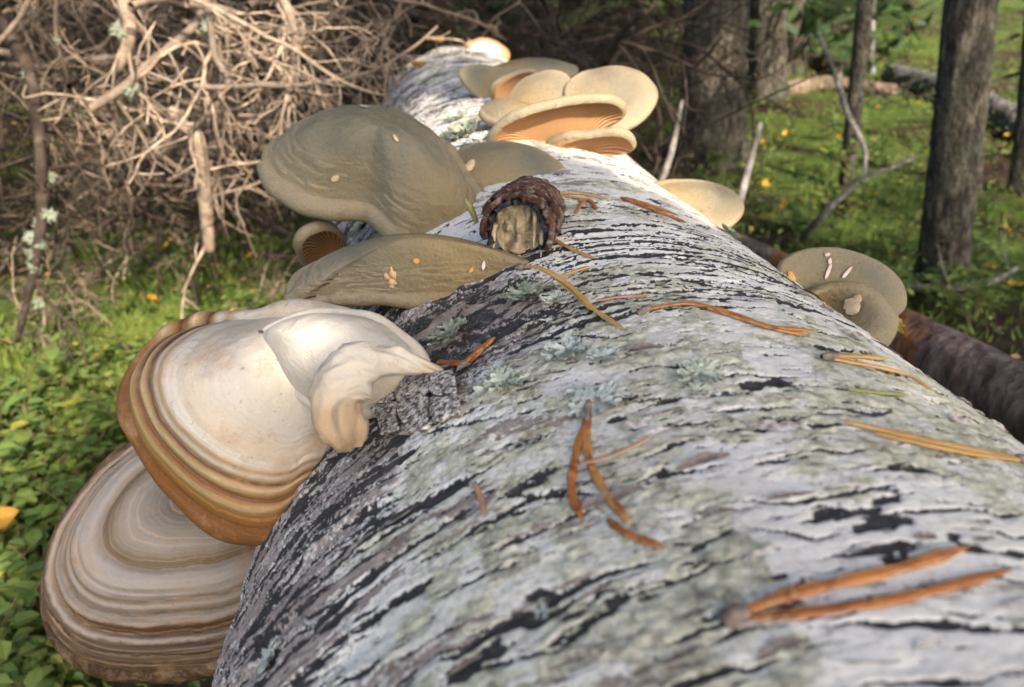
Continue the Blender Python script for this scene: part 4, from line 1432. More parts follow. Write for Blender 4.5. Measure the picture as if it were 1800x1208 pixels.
def yleaf(P, rot, sc, label, k=0, group='fallen yellow leaves'):
    o = link('yellow_leaf', YL[k], None, tuple(P))
    o.rotation_euler = rot
    o.scale = (sc, sc, sc)
    return tag(o, label, 'leaf', group)


g = onground(32, 1030)
yleaf((g[0], g[1], 0.08), (0.9, 0.25, 1.0), 1.1, 'yellow leaf caught upright in bilberry stems beside the grey zoned bracket', 0)
g = onground(28, 1005)
yleaf((g[0], g[1], 0.05), (0.15, -0.3, 0.2), 1.1, 'yellow leaf lying flat below the upright yellow one', 1)
g = onground(278, 580)
yleaf((g[0], g[1], 0.05), (0.5, 0.2, 2.0), 1.0, 'orange yellow leaf on the moss beyond the white bracket', 2)
LS = [(1215, 400), (1330, 310), (1375, 265), (1470, 265), (1440, 292), (1540, 200), (1610, 205), (1755, 285), (1370, 415), (1720, 535), (1762, 570), (1250, 130), (1600, 60), (450, 520), (500, 430), (300, 470), (90, 520), (60, 300), (380, 640), (1640, 150), (1700, 340), (1760, 440), (1340, 350), (1530, 360)]
for k, (px, py) in enumerate(LS):
    g = onground(px, py + 6)
    z = float(gz(g[0], g[1]))
    yleaf((g[0], g[1], z + random.uniform(0.03, 0.09)), (random.uniform(-.5, .5), random.uniform(-.5, .5), random.uniform(0, 6)), random.uniform(0.7, 1.1), 'small yellow autumn leaf scattered over the forest floor greenery', k % 4, 'scattered yellow leaves')
q = at(1572, 575, 0.335)
yleaf(q, (0.9, 0.2, 1.2), 0.42, 'orange leaf tucked behind the small funnel mushroom', 3)
for (px, py, lab) in ((768, 72, 'yellow leaf on top of the far broken end of the log'), (735, 122, 'pale yellow leaf on the distant part of the trunk')):
    P = logpt(px, py)
    yleaf(P + lognormal(P) * 0.004, (0.3, 0.1, random.random() * 3), 0.8, lab, 1)

# ---------------------------------------------------------------- trees
def bark_mat(name, c1, c2, c3, sc=40):
    m = NT(name, 0.9, 0.1)
    co = m.objco()
    n1 = m.noise(sc, 6, 0.7, (1, 1, 0.35), co)
    c = m.ramp(n1, [(0.36, c1), (0.52, c2), (0.66, c3)])
    c = m.mix(m.ramp(m.noise(9, 4, 0.6, co=co), [(0.52, (0, 0, 0)), (0.66, (0.55, 0.55, 0.55))]), c, (0.13, 0.15, 0.10))
    m.color(c)
    vo = m.n('ShaderNodeTexVoronoi')
    vo.inputs['Scale'].default_value = sc * 2.2
    mp = m.n('ShaderNodeMapping')
    mp.inputs['Scale'].default_value = (1, 1, 0.55)
    m.l(co, mp.inputs[0])
    m.l(mp.outputs[0], vo.inputs['Vector'])
    m.bump(m.math('ADD', m.noise(sc * 2.0, 7, 0.75, (1, 1, 0.5), co), m.math('MULTIPLY', vo.outputs['Distance'], 0.8)), 1.0, 0.02)
    return m.m


M['spruce_bark'] = bark_mat('spruce_bark', (0.035, 0.031, 0.025), (0.11, 0.098, 0.080), (0.25, 0.225, 0.185), 70)
M['pale_bark'] = bark_mat('pale_dry_bark', (0.10, 0.07, 0.055), (0.28, 0.20, 0.15), (0.42, 0.33, 0.26))
M['grey_bark'] = bark_mat('grey_lichened_bark', (0.05, 0.05, 0.05), (0.17, 0.165, 0.165), (0.38, 0.39, 0.39))
M['stick_bark'] = bark_mat('bleached_stick', (0.16, 0.145, 0.13), (0.34, 0.32, 0.29), (0.55, 0.52, 0.48))
M['needles_green'] = leaf_mat('spruce_needles', [(0.0, (0.012, 0.03, 0.010)), (0.6, (0.03, 0.06, 0.018)), (1.0, (0.06, 0.09, 0.025))], 0.15)


def trunk_mesh(name, base, top, r0, r1, H, mat, flare=0.35, seed=0, bend=0.0):
    """tapered trunk, rough bark; vertices relative to base"""
    d = unit(top - base)
    n = 70
    t = np.linspace(0, 1, n) ** 1.8
    ctr = d[None] * (t * H)[:, None]
    ctr[:, 0] += bend * np.sin(t * 5)
    sides = 40
    th = np.linspace(0, 2 * np.pi, sides, endpoint=False)
    TT, TH = np.meshgrid(t * H, th, indexing='ij')
    r = r0 + (r1 - r0) * t
    rr = r[:, None] * (1 + flare * np.exp(-TT / 0.09) * (0.7 + 0.5 * np.sin(TH * 5 + seed)))
    rr = rr * (1 + 0.16 * (fbm(TH * 5 + seed, TT * 22, 700 + seed, 3) - 0.5) + 0.06 * (RNG.random(TT.shape) - 0.5))
    A = unit(np.cross(d, np.array([0, 1.0, 0])))
    B = np.cross(d, A)
    P = ctr[:, None, :] + (A[None, None] * np.cos(TH)[..., None] + B[None, None] * np.sin(TH)[..., None]) * rr[..., None]
    P[0, :, 2] -= 0.06
    mb = MB()
    mb.grid(P, wrap=True)
    return mb.mesh(name, mat), ctr


def crown_mesh(seed, H, z0, R, nb):
    """drooping spruce boughs with needle sprays, relative to the tree's base"""
    r = np.random.default_rng(seed)
    mb = MB()
    Cs = []
    Ds = []
    for k in range(nb):
        f = (k + r.random()) / nb
        z = z0 + (H - z0) * f
        a = r.random() * 6.28
        L = R * (1.05 - f) * r.uniform(0.7, 1.1) + 0.15
        d = np.array([math.cos(a), math.sin(a), 0])
        path = np.array([[0, 0, z], *[(d * L * q + np.array([0, 0, z - 0.35 * L * q ** 1.6])) for q in (0.4, 0.75, 1.0)]])
        mb.tube(path, [0.02, 0.014, 0.008, 0.003], 4)
        n = int(70 * L / R) + 12
        q = r.random(n) ** 0.8
        p = d * (L * q)[:, None] + np.array([0, 0, z]) - np.array([0, 0, 0.35]) * (L * q ** 1.6)[:, None]
        side = np.array([-d[1], d[0], 0])
        p = p + side * (r.normal(size=n) * 0.16 * L * (1.1 - 0.6 * q))[:, None] + np.array([0, 0, 1.0]) * (-0.08 * r.random(n) * L)[:, None]
        Cs.append(p)
    C = np.vstack(Cs)
    C = np.repeat(C, 3, 0) + r.normal(size=(len(C) * 3, 3)) * 0.04
    V, f4 = sprays(C, r.uniform(0.06, 0.20, len(C)), r)
    nt = mb.n
    mb.add(V, f4)
    lv = np.r_[np.zeros(nt), np.repeat(r.random(len(C)), 4)]
    return mb.mesh('crown', M['needles_green'], False, {'lv': lv})


CR = [crown_mesh(800 + k, 8.0, 2.6 + 0.5 * k, 1.5, 60) for k in range(3)]


def dead_twigs(seed, n, r0, H):
    r = np.random.default_rng(seed)
    out = []
    for k in range(n):
        z = r.uniform(0.25, H)
        a = r.random() * 6.28
        L = r.uniform(0.15, 0.55)
        d = np.array([math.cos(a), math.sin(a), 0])
        mb = MB()
        p = [d * r0 * 0.8 + np.array([0, 0, z])]
        for q in range(4):
            p.append(p[-1] + d * L / 4 + np.array([r.normal() * 0.02, r.normal() * 0.02, -0.03 + r.normal() * 0.02]))
        p = crom(p, 10)
        mb.tube(p, np.linspace(0.005, 0.0012, 10), 5)
        for q in range(5):
            b = p[r.integers(3, 9)]
            mb.tube(np.array([b, b + r.normal(size=3) * 0.03, b + r.normal(size=3) * 0.06 + np.array([0, 0, -0.03])]), [0.002, 0.0015, 0.0008], 4)
        out.append(mb)
    return out


def tree(name, label, base_px, top_px, wpx, mat, H=8.0, seed=0, flare=0.35, crown=0, twigs=6, group=None, cat='tree', r_top=0.25):
    b = onground(*base_px)
    b[2] = float(gz(b[0], b[1]))
    tp = onplane(top_px[0], top_px[1], b, np.array([0, 1.0, 0]))
    dep = (b - CAM) @ FW
    r0 = wpx * dep / FPX / 2
    t = thing(name, label, cat, b, group)
    me, ctr = trunk_mesh('trunk', b, tp, r0, r0 * r_top, H, mat, flare, seed)
    link('trunk', me, t)
    if crown is not None:
        c = link('crown', CR[crown], t)
        c.rotation_euler = (0, 0, seed)
        c.scale = (H / 8, H / 8, H / 8)
    for mb in dead_twigs(900 + seed, twigs, r0, 1.4):
        part('dead_twig', mb, mat, t)
    return t


tree('spruce_tree', 'thick dark spruce trunk with mossy flared base standing behind the fallen log', (1250, 292), (1259, 0), 104, M['spruce_bark'], seed=1, crown=0)
tree('spruce_tree', 'dark spruce trunk with knots on the right, nearest to the second fallen trunk', (1655, 500), (1708, 0), 76, M['spruce_bark'], seed=2, crown=1, twigs=5, flare=0.15)
tree('spruce_tree', 'broad grey brown spruce trunk just behind the thick mossy based one', (1348, 165), (1352, 0), 62, M['spruce_bark'], seed=3, crown=2)
tree('spruce_sapling', 'thin dark leaning sapling trunk standing in the sunny greenery', (1488, 330), (1521, 0), 26, M['spruce_bark'], 5.0, seed=4, crown=None, flare=0.1, twigs=5, r_top=0.5)
tree('spruce_tree', 'slim trunk half hidden behind the broad grey brown one', (1396, 118), (1402, 0), 36, M['spruce_bark'], seed=5, crown=0)
tree('dead_tree', 'thin pale sunlit trunk between the two thick spruces', (1307, 110), (1307, 0), 14, M['pale_bark'], 5.0, seed=6, crown=None, twigs=3)
tree('spruce_tree', 'dark trunk at the edge of the forest right of the knotted spruce', (1800, 335), (1830, 0), 42, M['spruce_bark'], seed=7, crown=1)
tree('dead_tree', 'thin grey dead sapling beyond the leaning sapling', (1532, 120), (1532, 0), 12, M['grey_bark'], 5.0, seed=8, crown=None, twigs=3)
tree('dead_tree', 'slender dry stem just right of the knotted spruce', (1722, 330), (1742, 0), 8, M['spruce_bark'], 4.0, seed=9, crown=None, twigs=3)
tree('pine_tree', 'orange brown trunk deep in the brushwood', (108, 150), (100, 0), 24, M['pale_bark'], 6.0, seed=10, crown=None, twigs=4)
for k in range(26):
    a = random.uniform(-0.75, 0.95)
    d = random.uniform(5.5, 14)
    P = np.array([math.sin(a) * d, math.cos(a) * d, 0])
    P[2] = float(gz(P[0], P[1]))
    t = thing('spruce_tree', 'distant spruce trunk deep in the forest', 'tree', P, 'distant spruces')
    if k < 4:
        me, ctr = trunk_mesh('trunk', P, P + np.array([0.05 * random.uniform(-1, 1), 0, 1]), 0.10 + 0.02 * k, 0.03, 9.0, M['spruce_bark'], 0.3, 20 + k)
        proto_t = (locals().get('proto_t') or []) + [me]
    link('trunk', proto_t[k % len(proto_t)], t)
    c = link('crown', CR[k % 3], t)
    c.rotation_euler = (0, 0, k * 1.7)

# spruces with low skirts, added to block sky light behind the brushwood
CRL = [crown_mesh(850 + k, 7.0, 0.55, 1.5, 90) for k in range(2)]
for k, (x, y) in enumerate(((-2.3, 3.3), (-0.9, 3.9), (0.25, 4.4), (1.0, 5.6), (-3.6, 2.2), (-1.8, 5.4), (-0.2, 6.2))):
    P = np.array([x, y, float(gz(x, y))])
    t = thing('spruce_tree', 'bushy spruce with boughs down to the ground, added to block sky light', 'tree', P, 'bushy spruces added to block sky light behind the brushwood')
    link('trunk', proto_t[k % len(proto_t)], t)
    c = link('crown', CRL[k % 2], t)
    c.rotation_euler = (0, 0, k * 2.1)

# fallen trunks and sticks on the right
def fallen(name, label, path, radii, mat, cat='log', group=None, rough=0.12, sides=20, n=60, stubs=0):
    path = crom(np.array(path), n)
    rad = np.interp(np.linspace(0, 1, n), np.linspace(0, 1, len(radii)), radii)
    th = np.linspace(0, 2 * np.pi, sides)
    org = path[0]
    mb = MB()
    mb.tube(path - org, rad * (1 + rough * (vnoise(np.arange(n) * 0.4, np.zeros(n), 77) - 0.5)), sides, rough=rough)
    t = thing(name, label, cat, org, group)
    link('trunk' if cat == 'log' else 'shaft', mb.mesh('shaft', mat), t)
    for k in range(stubs):
        i = random.randint(int(n * 0.15), int(n * 0.9))
        v = unit(np.array([random.gauss(0, 1), random.gauss(0, 1), random.uniform(0.2, 1.2)]))
        L = random.uniform(0.03, 0.09)
        mb = MB()
        p = path[i] - org
        mb.tube(np.array([p, p + v * L * 0.6, p + v * L + np.array([0, 0, 0.01])]), [rad[i] * 0.3, rad[i] * 0.22, rad[i] * 0.1], 6)
        link('side_twig', mb.mesh('side_twig', mat), t)
    return t


M['second_bark'] = bark_mat('scaly_trunk_bark', (0.06, 0.046, 0.046), (0.16, 0.122, 0.118), (0.32, 0.26, 0.24), 60)
nt2 = M['second_bark'].node_tree
pb = nt2.nodes['Principled BSDF']
src_ = pb.inputs['Base Color'].links[0].from_socket
w2 = NT.__new__(NT)
w2.t, w2.b = nt2, pb
[n_ for n_ in nt2.nodes if n_.type == 'BUMP'][0].inputs['Strength'].default_value = 0.7
w2.color(w2.mix(w2.ramp(w2.noise(11, 5, 0.6), [(0.52, (0, 0, 0)), (0.57, (1, 1, 1))]), src_, w2.ramp(w2.noise(50, 4), [(0.3, (0.13, 0.052, 0.028)), (0.7, (0.30, 0.155, 0.085))])))
fallen('fallen_log', 'thinner fallen trunk with grey scaly bark and orange patches passing behind the birch', [at(2150, 905, 0.47), at(1800, 705, 0.60), at(1600, 600, 0.70), at(1300, 445, 1.02), at(1150, 372, 1.30), at(1050, 330, 1.75)], [0.027, 0.0245, 0.0235, 0.022, 0.020, 0.016], M['second_bark'], rough=0.03, sides=28, n=120)


def gp(px, py, lift=0.0):
    g = onground(px, py)
    g[2] = float(gz(g[0], g[1])) + lift
    return g


fallen('fallen_log', 'dark mossy fallen trunk lying across the sunny clearing', [gp(1370, 100, .03), gp(1440, 112, .04), gp(1510, 128, .02)], [0.05, 0.045, 0.04], M['spruce_bark'], stubs=3)
fallen('fallen_log', 'pinkish barkless pole lying below the dark mossy trunk', [gp(1380, 162, .02), gp(1460, 160, .03), gp(1570, 172, .02)], [0.032, 0.03, 0.026], M['pale_bark'], stubs=2)
fallen('fallen_log', 'pale lichen grey fallen trunk running behind the knotted spruce', [gp(1565, 148, .03), gp(1640, 172, .03), gp(1730, 215, .03), gp(1860, 268, .03)], [0.05, 0.05, 0.05, 0.05], M['grey_bark'], stubs=4)
fallen('dead_stick', 'pale broken stick leaning up from behind the log towards the mossy spruce', [at(1158, 335, 1.15), at(1182, 262, 1.16), at(1199, 176, 1.18)], [0.0045, 0.0042, 0.0028], M['stick_bark'], 'stick', sides=8, n=20)
fallen('dead_stick', 'grey lichened stick standing beside the yellowish mushroom', [at(1296, 372, 1.0), at(1315, 300, 1.02), at(1337, 216, 1.05)], [0.005, 0.0045, 0.0032], M['stick_bark'], 'stick', sides=8, n=20)
fallen('dead_branch', 'curved bare branch hanging in front of the leaning sapling', [at(1440, 60, 1.35), at(1468, 130, 1.34), at(1492, 205, 1.33), at(1520, 262, 1.32), at(1518, 312, 1.31)], [0.003, 0.004, 0.005, 0.0045, 0.004], M['stick_bark'], 'branch', sides=8, n=24, stubs=1)
fallen('dead_branch', 'long pale grey branch slanting up from the ground past the leaning sapling', [gp(1405, 432, .01), at(1450, 375, 1.36), at(1520, 312, 1.31), at(1560, 298, 1.29), at(1606, 278, 1.27)], [0.008, 0.0075, 0.007, 0.005, 0.003], M['stick_bark'], 'branch', sides=8, n=24, stubs=1)
fallen('dead_branch', 'lichen covered twig lying on the moss behind the scratched mushroom', [gp(1580, 546, .05), gp(1660, 550, .05), gp(1730, 545, .06), gp(1772, 522, .06)], [0.006, 0.006, 0.005, 0.003], M['stick_bark'], 'branch', sides=8, n=24, stubs=3)
# ---------------------------------------------------------------- brushwood on the left
m = NT('dead_twig_bark', 0.8, 0.15)
co = m.objco()
c = m.ramp(m.noise(60, 5, 0.6, co=co), [(0.3, (0.10, 0.073, 0.055)), (0.52, (0.32, 0.245, 0.18)), (0.75, (0.55, 0.44, 0.33))])  # lit copy: bright stops raised to strengthen sunlight on the twigs
c = m.mix(m.ramp(m.rnd(), [(0.2, (0, 0, 0)), (0.9, (0.75, 0.75, 0.75))]), c, (0.10, 0.078, 0.065))
m.color(c)
m.bump(m.noise(300, 4, co=co), 0.5, 0.002)
M['twig'] = m.m
m = NT('shade_twig_bark', 0.9, 0.1)  # weathered grey-brown twigs, darkened further to carry the shade inside the heap
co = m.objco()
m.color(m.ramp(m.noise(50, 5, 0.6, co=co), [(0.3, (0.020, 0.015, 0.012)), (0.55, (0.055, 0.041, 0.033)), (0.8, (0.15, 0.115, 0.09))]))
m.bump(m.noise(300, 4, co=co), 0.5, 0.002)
M['shade_twig'] = m.m
M['tuft'] = mat_mottled('beard_lichen', (0.13, 0.155, 0.115), (0.28, 0.31, 0.24), 90, 0.9, 0.1, 0.3)


def wander(r, p, d, L, n, jit, sag):
    pts = [p]
    for k in range(n):
        d = unit(d + r.normal(size=3) * jit + np.array([0, 0, -sag]))
        pts.append(pts[-1] + d * L / n)
    return np.array(pts)


def twig_mb(r, p, d, L, r0):
    """knobbly dead spruce twig with short side shoots"""
    mb = MB()
    path = wander(r, p, d, L, 9, 0.22, 0.03)
    rad = np.linspace(r0, r0 * 0.45, len(path)) * (1 + 0.25 * (r.random(len(path)) - 0.3))
    mb.tube(path, rad, 5)
    for k in range(int(3 + L * 26)):
        i = r.integers(1, len(path))
        dd = unit(unit(path[min(i + 1, len(path) - 1)] - path[i - 1]) * 0.7 + r.normal(size=3) * 0.75)
        l = r.uniform(0.02, 0.09) * (1.2 - i / len(path) * 0.5)
        q = wander(r, path[i], dd, l, 3, 0.25, 0.05)
        mb.tube(q, np.array([0.6, 0.55, 0.5, 0.42]) * r0, 4)
        if l > 0.05 and r.random() < 0.8:
            e = q[2]
            mb.tube(wander(r, e, unit(dd + r.normal(size=3) * 0.7), l * 0.5, 2, 0.2, 0.05), np.array([0.45, 0.42, 0.35]) * r0, 4)
    return mb


def tuft_mb(r, p, R):
    mb = MB()
    for k in range(64):
        d = unit(r.normal(size=3) + np.array([0, 0, -0.2]))
        mb.tube(wander(r, p + d * R * 0.1, d, R * r.uniform(0.5, 1.0), 3, 0.5, 0.1), np.array([0.10, 0.11, 0.09, 0.05]) * R, 4)
    return mb


def branch_proto(seed, L, nt, r0, mat='twig'):
    r = np.random.default_rng(seed)
    parts = []
    path = wander(r, np.zeros(3), np.array([1.0, 0, 0.05]), L, 14, 0.13, 0.02)
    mb = MB()
    mb.tube(crom(path, 34), np.linspace(r0, r0 * 0.4, 34), 7, rough=0.15)
    parts.append(('stem', mb.mesh('stem', M[mat])))
    for k in range(nt):
        i = r.integers(1, len(path) - 1)
        s = 1 if k % 2 else -1
        d = unit(np.array([0.45, s * r.uniform(0.1, 0.8), r.uniform(-1.1, 0.35)]))
        parts.append(('twig', twig_mb(r, path[i], d, r.uniform(0.10, 0.34), r0 * r.uniform(0.24, 0.42)).mesh('twig', M[mat])))
    for k in range(2 if mat == 'twig' else 1):
        parts.append(('lichen_tuft', tuft_mb(r, path[r.integers(2, 12)], r.uniform(0.006, 0.012)).mesh('lichen_tuft', M['tuft'])))
    return parts


BP = [branch_proto(1000 + k, 0.55 + 0.08 * (k % 4), 11, 0.0052 + 0.0010 * (k % 3)) for k in range(6)]
B_SHADE = [branch_proto(1100 + k, 0.55 + 0.08 * (k % 4), 12, 0.0055 + 0.0010 * (k % 3), 'shade_twig') for k in range(5)]


def branch(k, P, rot, sc, label, group, B=BP):
    t = thing('dead_branch', label, 'branch', P, group)
    t.rotation_euler = rot
    t.scale = (sc, sc, sc)
    for nm, me in B[k % len(B)]:
        link(nm, me, t)
    return t


# big sunlit branches hanging in the upper left
for k in range(20):
    px, py = random.uniform(-80, 470), random.uniform(-90, 200)
    P = at(px, py, random.uniform(0.85, 1.3))
    branch(k, P, (random.uniform(-0.6, 0.6), random.uniform(-0.2, 0.9), random.uniform(-0.6, 3.6)), random.uniform(0.55, 0.95), 'sunlit dead spruce branch with knobbly drooping twigs in the tangle', 'sunlit dead branches of the brushwood')
for k in range(30):
    px, py = random.uniform(-60, 560), random.uniform(150, 400)
    g = onground(px, py + random.uniform(20, 90))
    P = at(px, py, min(((g - CAM) @ FW) * 0.98, 1.9))
    P[2] = max(P[2], 0.03)
    branch(k, P, (random.uniform(-1, 1), random.uniform(-0.7, 0.7), random.uniform(0, 6.28)), random.uniform(0.5, 0.9), 'grey brown dead branch low in the brushwood heap', 'low dead branches of the brushwood', B_SHADE if k % 5 else BP)
for k in range(26):
    px, py = random.uniform(480, 1120), random.uniform(-60, 250)
    d_ = random.uniform(1.7, 2.9)
    P = at(px, py, d_)
    P[2] = max(P[2], 0.05)
    branch(k, P, (random.uniform(-1, 1), random.uniform(-0.5, 0.5), random.uniform(0, 6.28)), random.uniform(0.8, 1.5), 'shaded dead branch heaped behind the far end of the log', 'shaded dead branches behind the log', B_SHADE)
# pale dead sprigs standing in the moss
for k in range(16):
    px, py = random.uniform(20, 480), random.uniform(430, 660)
    P = onground(px, py + 40)
    branch(k, P, (random.uniform(-0.6, 0.6), random.uniform(-1.3, -0.5), random.uniform(0, 6.28)), random.uniform(0.16, 0.34), 'pale dry sprig standing out of the sunny moss', 'pale sprigs in the moss')
# named single branches
R_ = np.random.default_rng(77)


def px_branch(label, pts, radii, nt, mat='twig', tufts=0, sag=0.1):
    path = crom([at(*p) for p in pts], 40)
    org = path[0].copy()
    t = thing('dead_branch', label, 'branch', org)
    mb = MB()
    mb.tube(path - org, np.interp(np.linspace(0, 1, 40), np.linspace(0, 1, len(radii)), radii), 9, rough=0.18)
    link('stem', mb.mesh('stem', M[mat]), t)
    for k in range(nt):
        i = R_.integers(3, 38)
        tan = unit(path[i + 1] - path[i - 1])
        d = unit(tan * 0.4 + R_.normal(size=3) * 0.6 + np.array([0, 0, -0.5]))
        link('twig', twig_mb(R_, path[i] - org, d, R_.uniform(0.08, 0.22), 0.0024).mesh('twig', M[mat]), t)
    for k in range(tufts):
        i = R_.integers(3, 38)
        link('lichen_tuft', tuft_mb(R_, path[i] - org + R_.normal(size=3) * 0.006, R_.uniform(0.006, 0.013)).mesh('lichen_tuft', M['tuft']), t)
    return t


px_branch('thick upright dead stem coated with pale lichen at the edge of the brushwood', [(-20, 0, 0.98), (15, 60, 0.98), (45, 110, 0.97), (62, 180, 0.97), (70, 260, 0.98), (74, 330, 0.98), (68, 430, 1.0), (45, 540, 1.03), (30, 600, 1.06)], [0.007, 0.008, 0.008, 0.007, 0.007, 0.006, 0.005, 0.004], 9, 'shade_twig', tufts=9)
px_branch('long sunlit branch rising diagonally through the tangle', [(160, 190, 0.93), (215, 155, 0.93), (260, 115, 0.94), (300, 82, 0.95), (345, 40, 0.97), (380, -30, 1.0)], [0.0055, 0.0055, 0.005, 0.004], 9, tufts=1)
px_branch('arched sunlit branch hanging at the right end of the tangle', [(470, -30, 0.98), (500, 5, 0.97), (516, 50, 0.96), (520, 95, 0.96), (510, 140, 0.96), (507, 180, 0.96)], [0.006, 0.0055, 0.0045, 0.0035], 6)
px_branch('sunlit branch falling from the frame top with lichen tufts', [(210, -30, 0.95), (222, 20, 0.95), (228, 45, 0.95), (222, 85, 0.96), (205, 125, 0.97)], [0.0085, 0.0085, 0.008, 0.006], 4, 'twig', 1)
px_branch('forked sunlit twig zigzagging down with a lichen tuft', [(358, -10, 0.92), (370, 45, 0.92), (378, 100, 0.92), (402, 140, 0.92), (385, 180, 0.93), (330, 235, 0.95)], [0.004, 0.0042, 0.0035, 0.003], 6, 'twig', 1)
px_branch('reddish broken branch end in the lower middle of the tangle', [(305, 195, 0.97), (322, 222, 0.96), (345, 235, 0.96), (355, 290, 0.98), (362, 370, 1.02), (368, 440, 1.05)], [0.008, 0.008, 0.009, 0.007], 3)
px_branch('dark fallen branch sloping over the heap behind the far log end', [(640, 10, 2.0), (760, 30, 2.0), (880, 50, 2.0), (980, 75, 1.95), (1080, 140, 1.9)], [0.011, 0.011, 0.010, 0.008], 7, 'shade_twig')
px_branch('smooth dark branch rising from the log towards the brush crest', [(480, 160, 1.5), (560, 110, 1.55), (640, 60, 1.6), (720, 20, 1.65)], [0.011, 0.011, 0.009], 5, 'shade_twig')

# the tangle behind, too fine to count
mb = MB()
r = np.random.default_rng(5)
n = 0
while n < 2200:
    px, py = r.uniform(-120, 1215), r.uniform(-80, 470)
    if (px > 620 and py > 300) or py > 440:
        continue
    dep = r.uniform(1.35, 3.2)
    P = at(px, py, dep)
    if P[2] < 0.0 or P[2] > 0.62:
        continue
    L = r.uniform(0.08, 0.34)
    q = wander(r, P, unit(r.normal(size=3) * np.array([1, 1, 0.8])), L, 4, 0.25, 0.03)
    mb.tube(q, np.linspace(1, 0.4, 5) * r.uniform(0.0012, 0.0034), 4, cap=False)
    n += 1
o = link('brushwood', mb.mesh('brushwood', M['shade_twig']))
tag(o, 'dense tangle of thin dead spruce twigs behind the log', 'brushwood', kind='stuff')

# ---------------------------------------------------------------- unseen young spruces added behind the camera's right, boughs shaped to shade the log
Q1 = unit(np.cross(SUN, LZ))
Q2 = np.cross(Q1, SUN)
LIT = [(at(600, 585, 0.235), 0.020), (at(540, 575, 0.235), 0.020), (at(460, 590, 0.24), 0.018), (at(400, 620, 0.24), 0.012), (at(1090, 160, 0.49), 0.045), (at(1040, 180, 0.46), 0.035), (at(970, 200, 0.455), 0.03), (at(1060, 245, 0.45), 0.025), (at(900, 195, .46), .02), (at(985, 150, .5), .03),
       (at(1280, 365, 0.40), 0.030), (logpt(1060, 290), 0.016), (logpt(1130, 320), 0.016), (logpt(1200, 375), 0.012), (at(780, 85, 1.06), 0.07), (at(860, 88, 1.0), 0.05),
       (at(230, 130, 0.95), 0.11), (at(400, 90, 0.95), 0.11), (at(330, 220, 0.97), 0.07), (at(90, 80, 1.0), 0.06), (at(500, 70, .96), .08), (at(150, 40, 1.0), .07), (at(70, 330, .98), .03), (logpt(1600, 662), 0.010), (logpt(1480, 605), 0.008), (logpt(1700, 740), 0.006), (onground(430, 570), 0.10), (onground(320, 640), 0.07), (onground(180, 640), 0.08), (at(430, 450, 1.0), 0.07), (at(1180, 250, 1.16), 0.05), (at(1250, 120, 2.0), 0.05)]
LQ = np.array([[p @ Q1, p @ Q2] for p, _ in LIT])
LR = np.array([r_ for _, r_ in LIT])  # spots kept in sun: boughs and sprays crossing them are left out


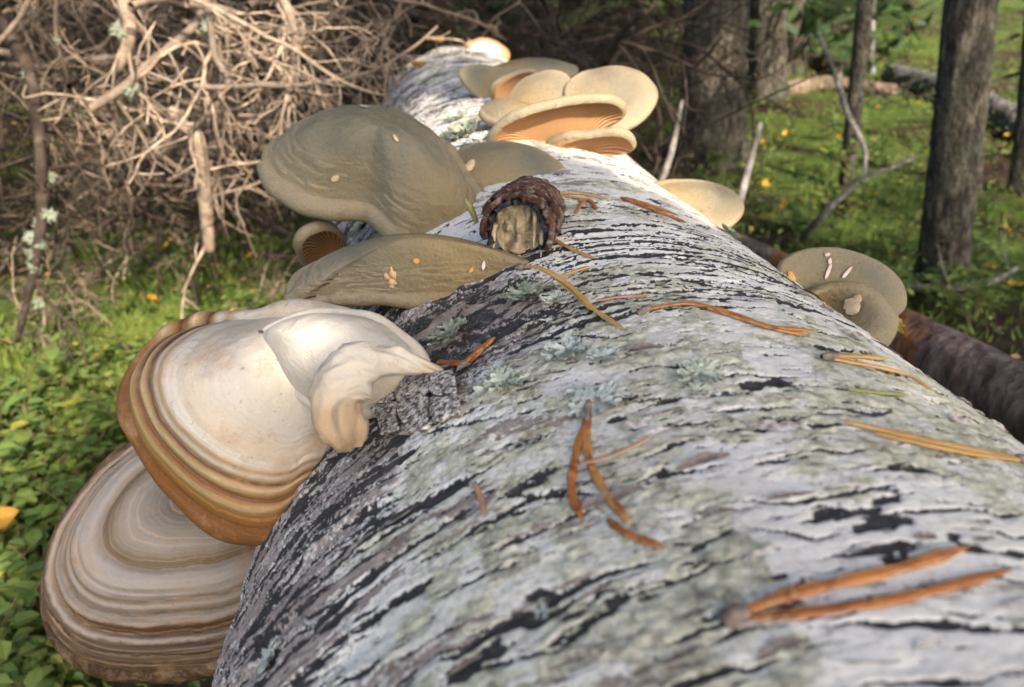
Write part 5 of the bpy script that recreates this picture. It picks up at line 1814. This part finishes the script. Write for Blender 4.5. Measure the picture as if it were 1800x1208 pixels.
def shade_spruce(label, base, H, targets, tmin, tmax, seed):
    """an unseen young spruce, boughs put between the sun and the listed places"""
    r = np.random.default_rng(seed)
    base = np.array([base[0], base[1], float(gz(base[0], base[1]))])
    t = thing('unseen_shade_spruce', label, 'tree', base, 'unseen young spruces added to shade the log')
    mb = MB()
    mb.tube(np.array([[0, 0, -0.03], [0.02, 0, H * 0.4], [0, 0.02, H * 0.75], [0, 0, H]]), [0.05, 0.04, 0.025, 0.006], 14, rough=0.1)
    link('trunk', mb.mesh('trunk', M['spruce_bark']), t)
    for (P, R) in targets:
        dd = r.uniform(tmin, tmax)
        C = np.asarray(P) + SUN * dd
        # bough: stem out from the trunk, drooping needle twigs around its end
        h = min(max(C[2] - base[2] + 0.15, 0.3), H * 0.97)
        s0 = np.array([0, 0, h])
        e = C - base
        mb = MB()
        path = crom([s0, s0 * 0.5 + e * 0.5 + np.array([0, 0, 0.04]), e], 9)
        sq = crom(path + base, 60)
        sq = np.stack([sq @ Q1, sq @ Q2], 1)
        if (np.hypot(sq[:, None, 0] - LQ[None, :, 0], sq[:, None, 1] - LQ[None, :, 1]) < LR[None, :] * 0.8).any():
            continue
        mb.tube(path, np.linspace(0.006, 0.0018, 9), 5)
        n = int(330 * (R / 0.12) ** 1.4)
        u = r.normal(size=(n, 3)) * np.array([1, 1, 0.75]) * R * 0.55
        q = e + u + base
        q = np.stack([q @ Q1, q @ Q2], 1)
        gap = (np.hypot(q[:, None, 0] - LQ[None, :, 0], q[:, None, 1] - LQ[None, :, 1]) < (LR + 0.024) * r.uniform(0.85, 1.15, (n, 1))).any(1)
        u = u[~gap]
        n = len(u)
        if n < 12:
            continue
        V, f4 = sprays(e + u, r.uniform(0.03, 0.06, n), r, 0.28)
        k = mb.n
        mb.add(V, f4)
        link('bough', mb.mesh('bough', M['needles_green'], False, {'lv': np.r_[np.zeros(k), np.repeat(r.random(n), 4)]}), t)
    return t


tg = []
rr = np.random.default_rng(31)
for k in range(170):
    s = rr.uniform(0.02, 0.75)
    P = log_xyz(s, rr.uniform(-1.6, 1.3)) + rr.normal(size=3) * 0.02
    tg.append((P, rr.uniform(0.035, 0.10)))
for k in range(130):
    tg.append((at(rr.uniform(80, 560), rr.uniform(620, 1180), rr.uniform(0.25, 0.34)), rr.uniform(0.025, 0.06)))
for k in range(36):
    tg.append((at(rr.uniform(460, 1000), rr.uniform(180, 520), 0.33), rr.uniform(0.03, 0.06)))
shade_spruce('unseen young spruce added off to the right to shade the near log', (1.45, -1.30), 2.7, tg, 1.5, 2.2, 41)
tg = []
for k in range(30):
    tg.append((onground(rr.uniform(-50, 350), rr.uniform(650, 1200)), rr.uniform(0.10, 0.18)))
for k in range(70):
    tg.append((at(rr.uniform(480, 1200), rr.uniform(0, 300), rr.uniform(1.6, 2.8)), rr.uniform(0.15, 0.25)))
for k in range(90):
    tg.append((at(rr.uniform(-60, 560), rr.uniform(230, 450), rr.uniform(1.2, 1.9)), rr.uniform(0.08, 0.16)))
for k in range(60):
    tg.append((at(rr.uniform(-40, 560), rr.uniform(-40, 330), rr.uniform(0.95, 1.6)), rr.uniform(0.06, 0.12)))
shade_spruce('unseen taller young spruce added further right to shade the brush behind the log', (1.6, -0.9), 3.8, tg, 3.0, 4.2, 42)
tg = []
for k in range(7):
    tg.append((onground(rr.uniform(1150, 1850), rr.uniform(300, 620)), rr.uniform(0.10, 0.16)))
shade_spruce('unseen young spruce added off the right edge to dapple the greenery', (2.6, 0.2), 3.4, tg, 2.2, 3.2, 43)
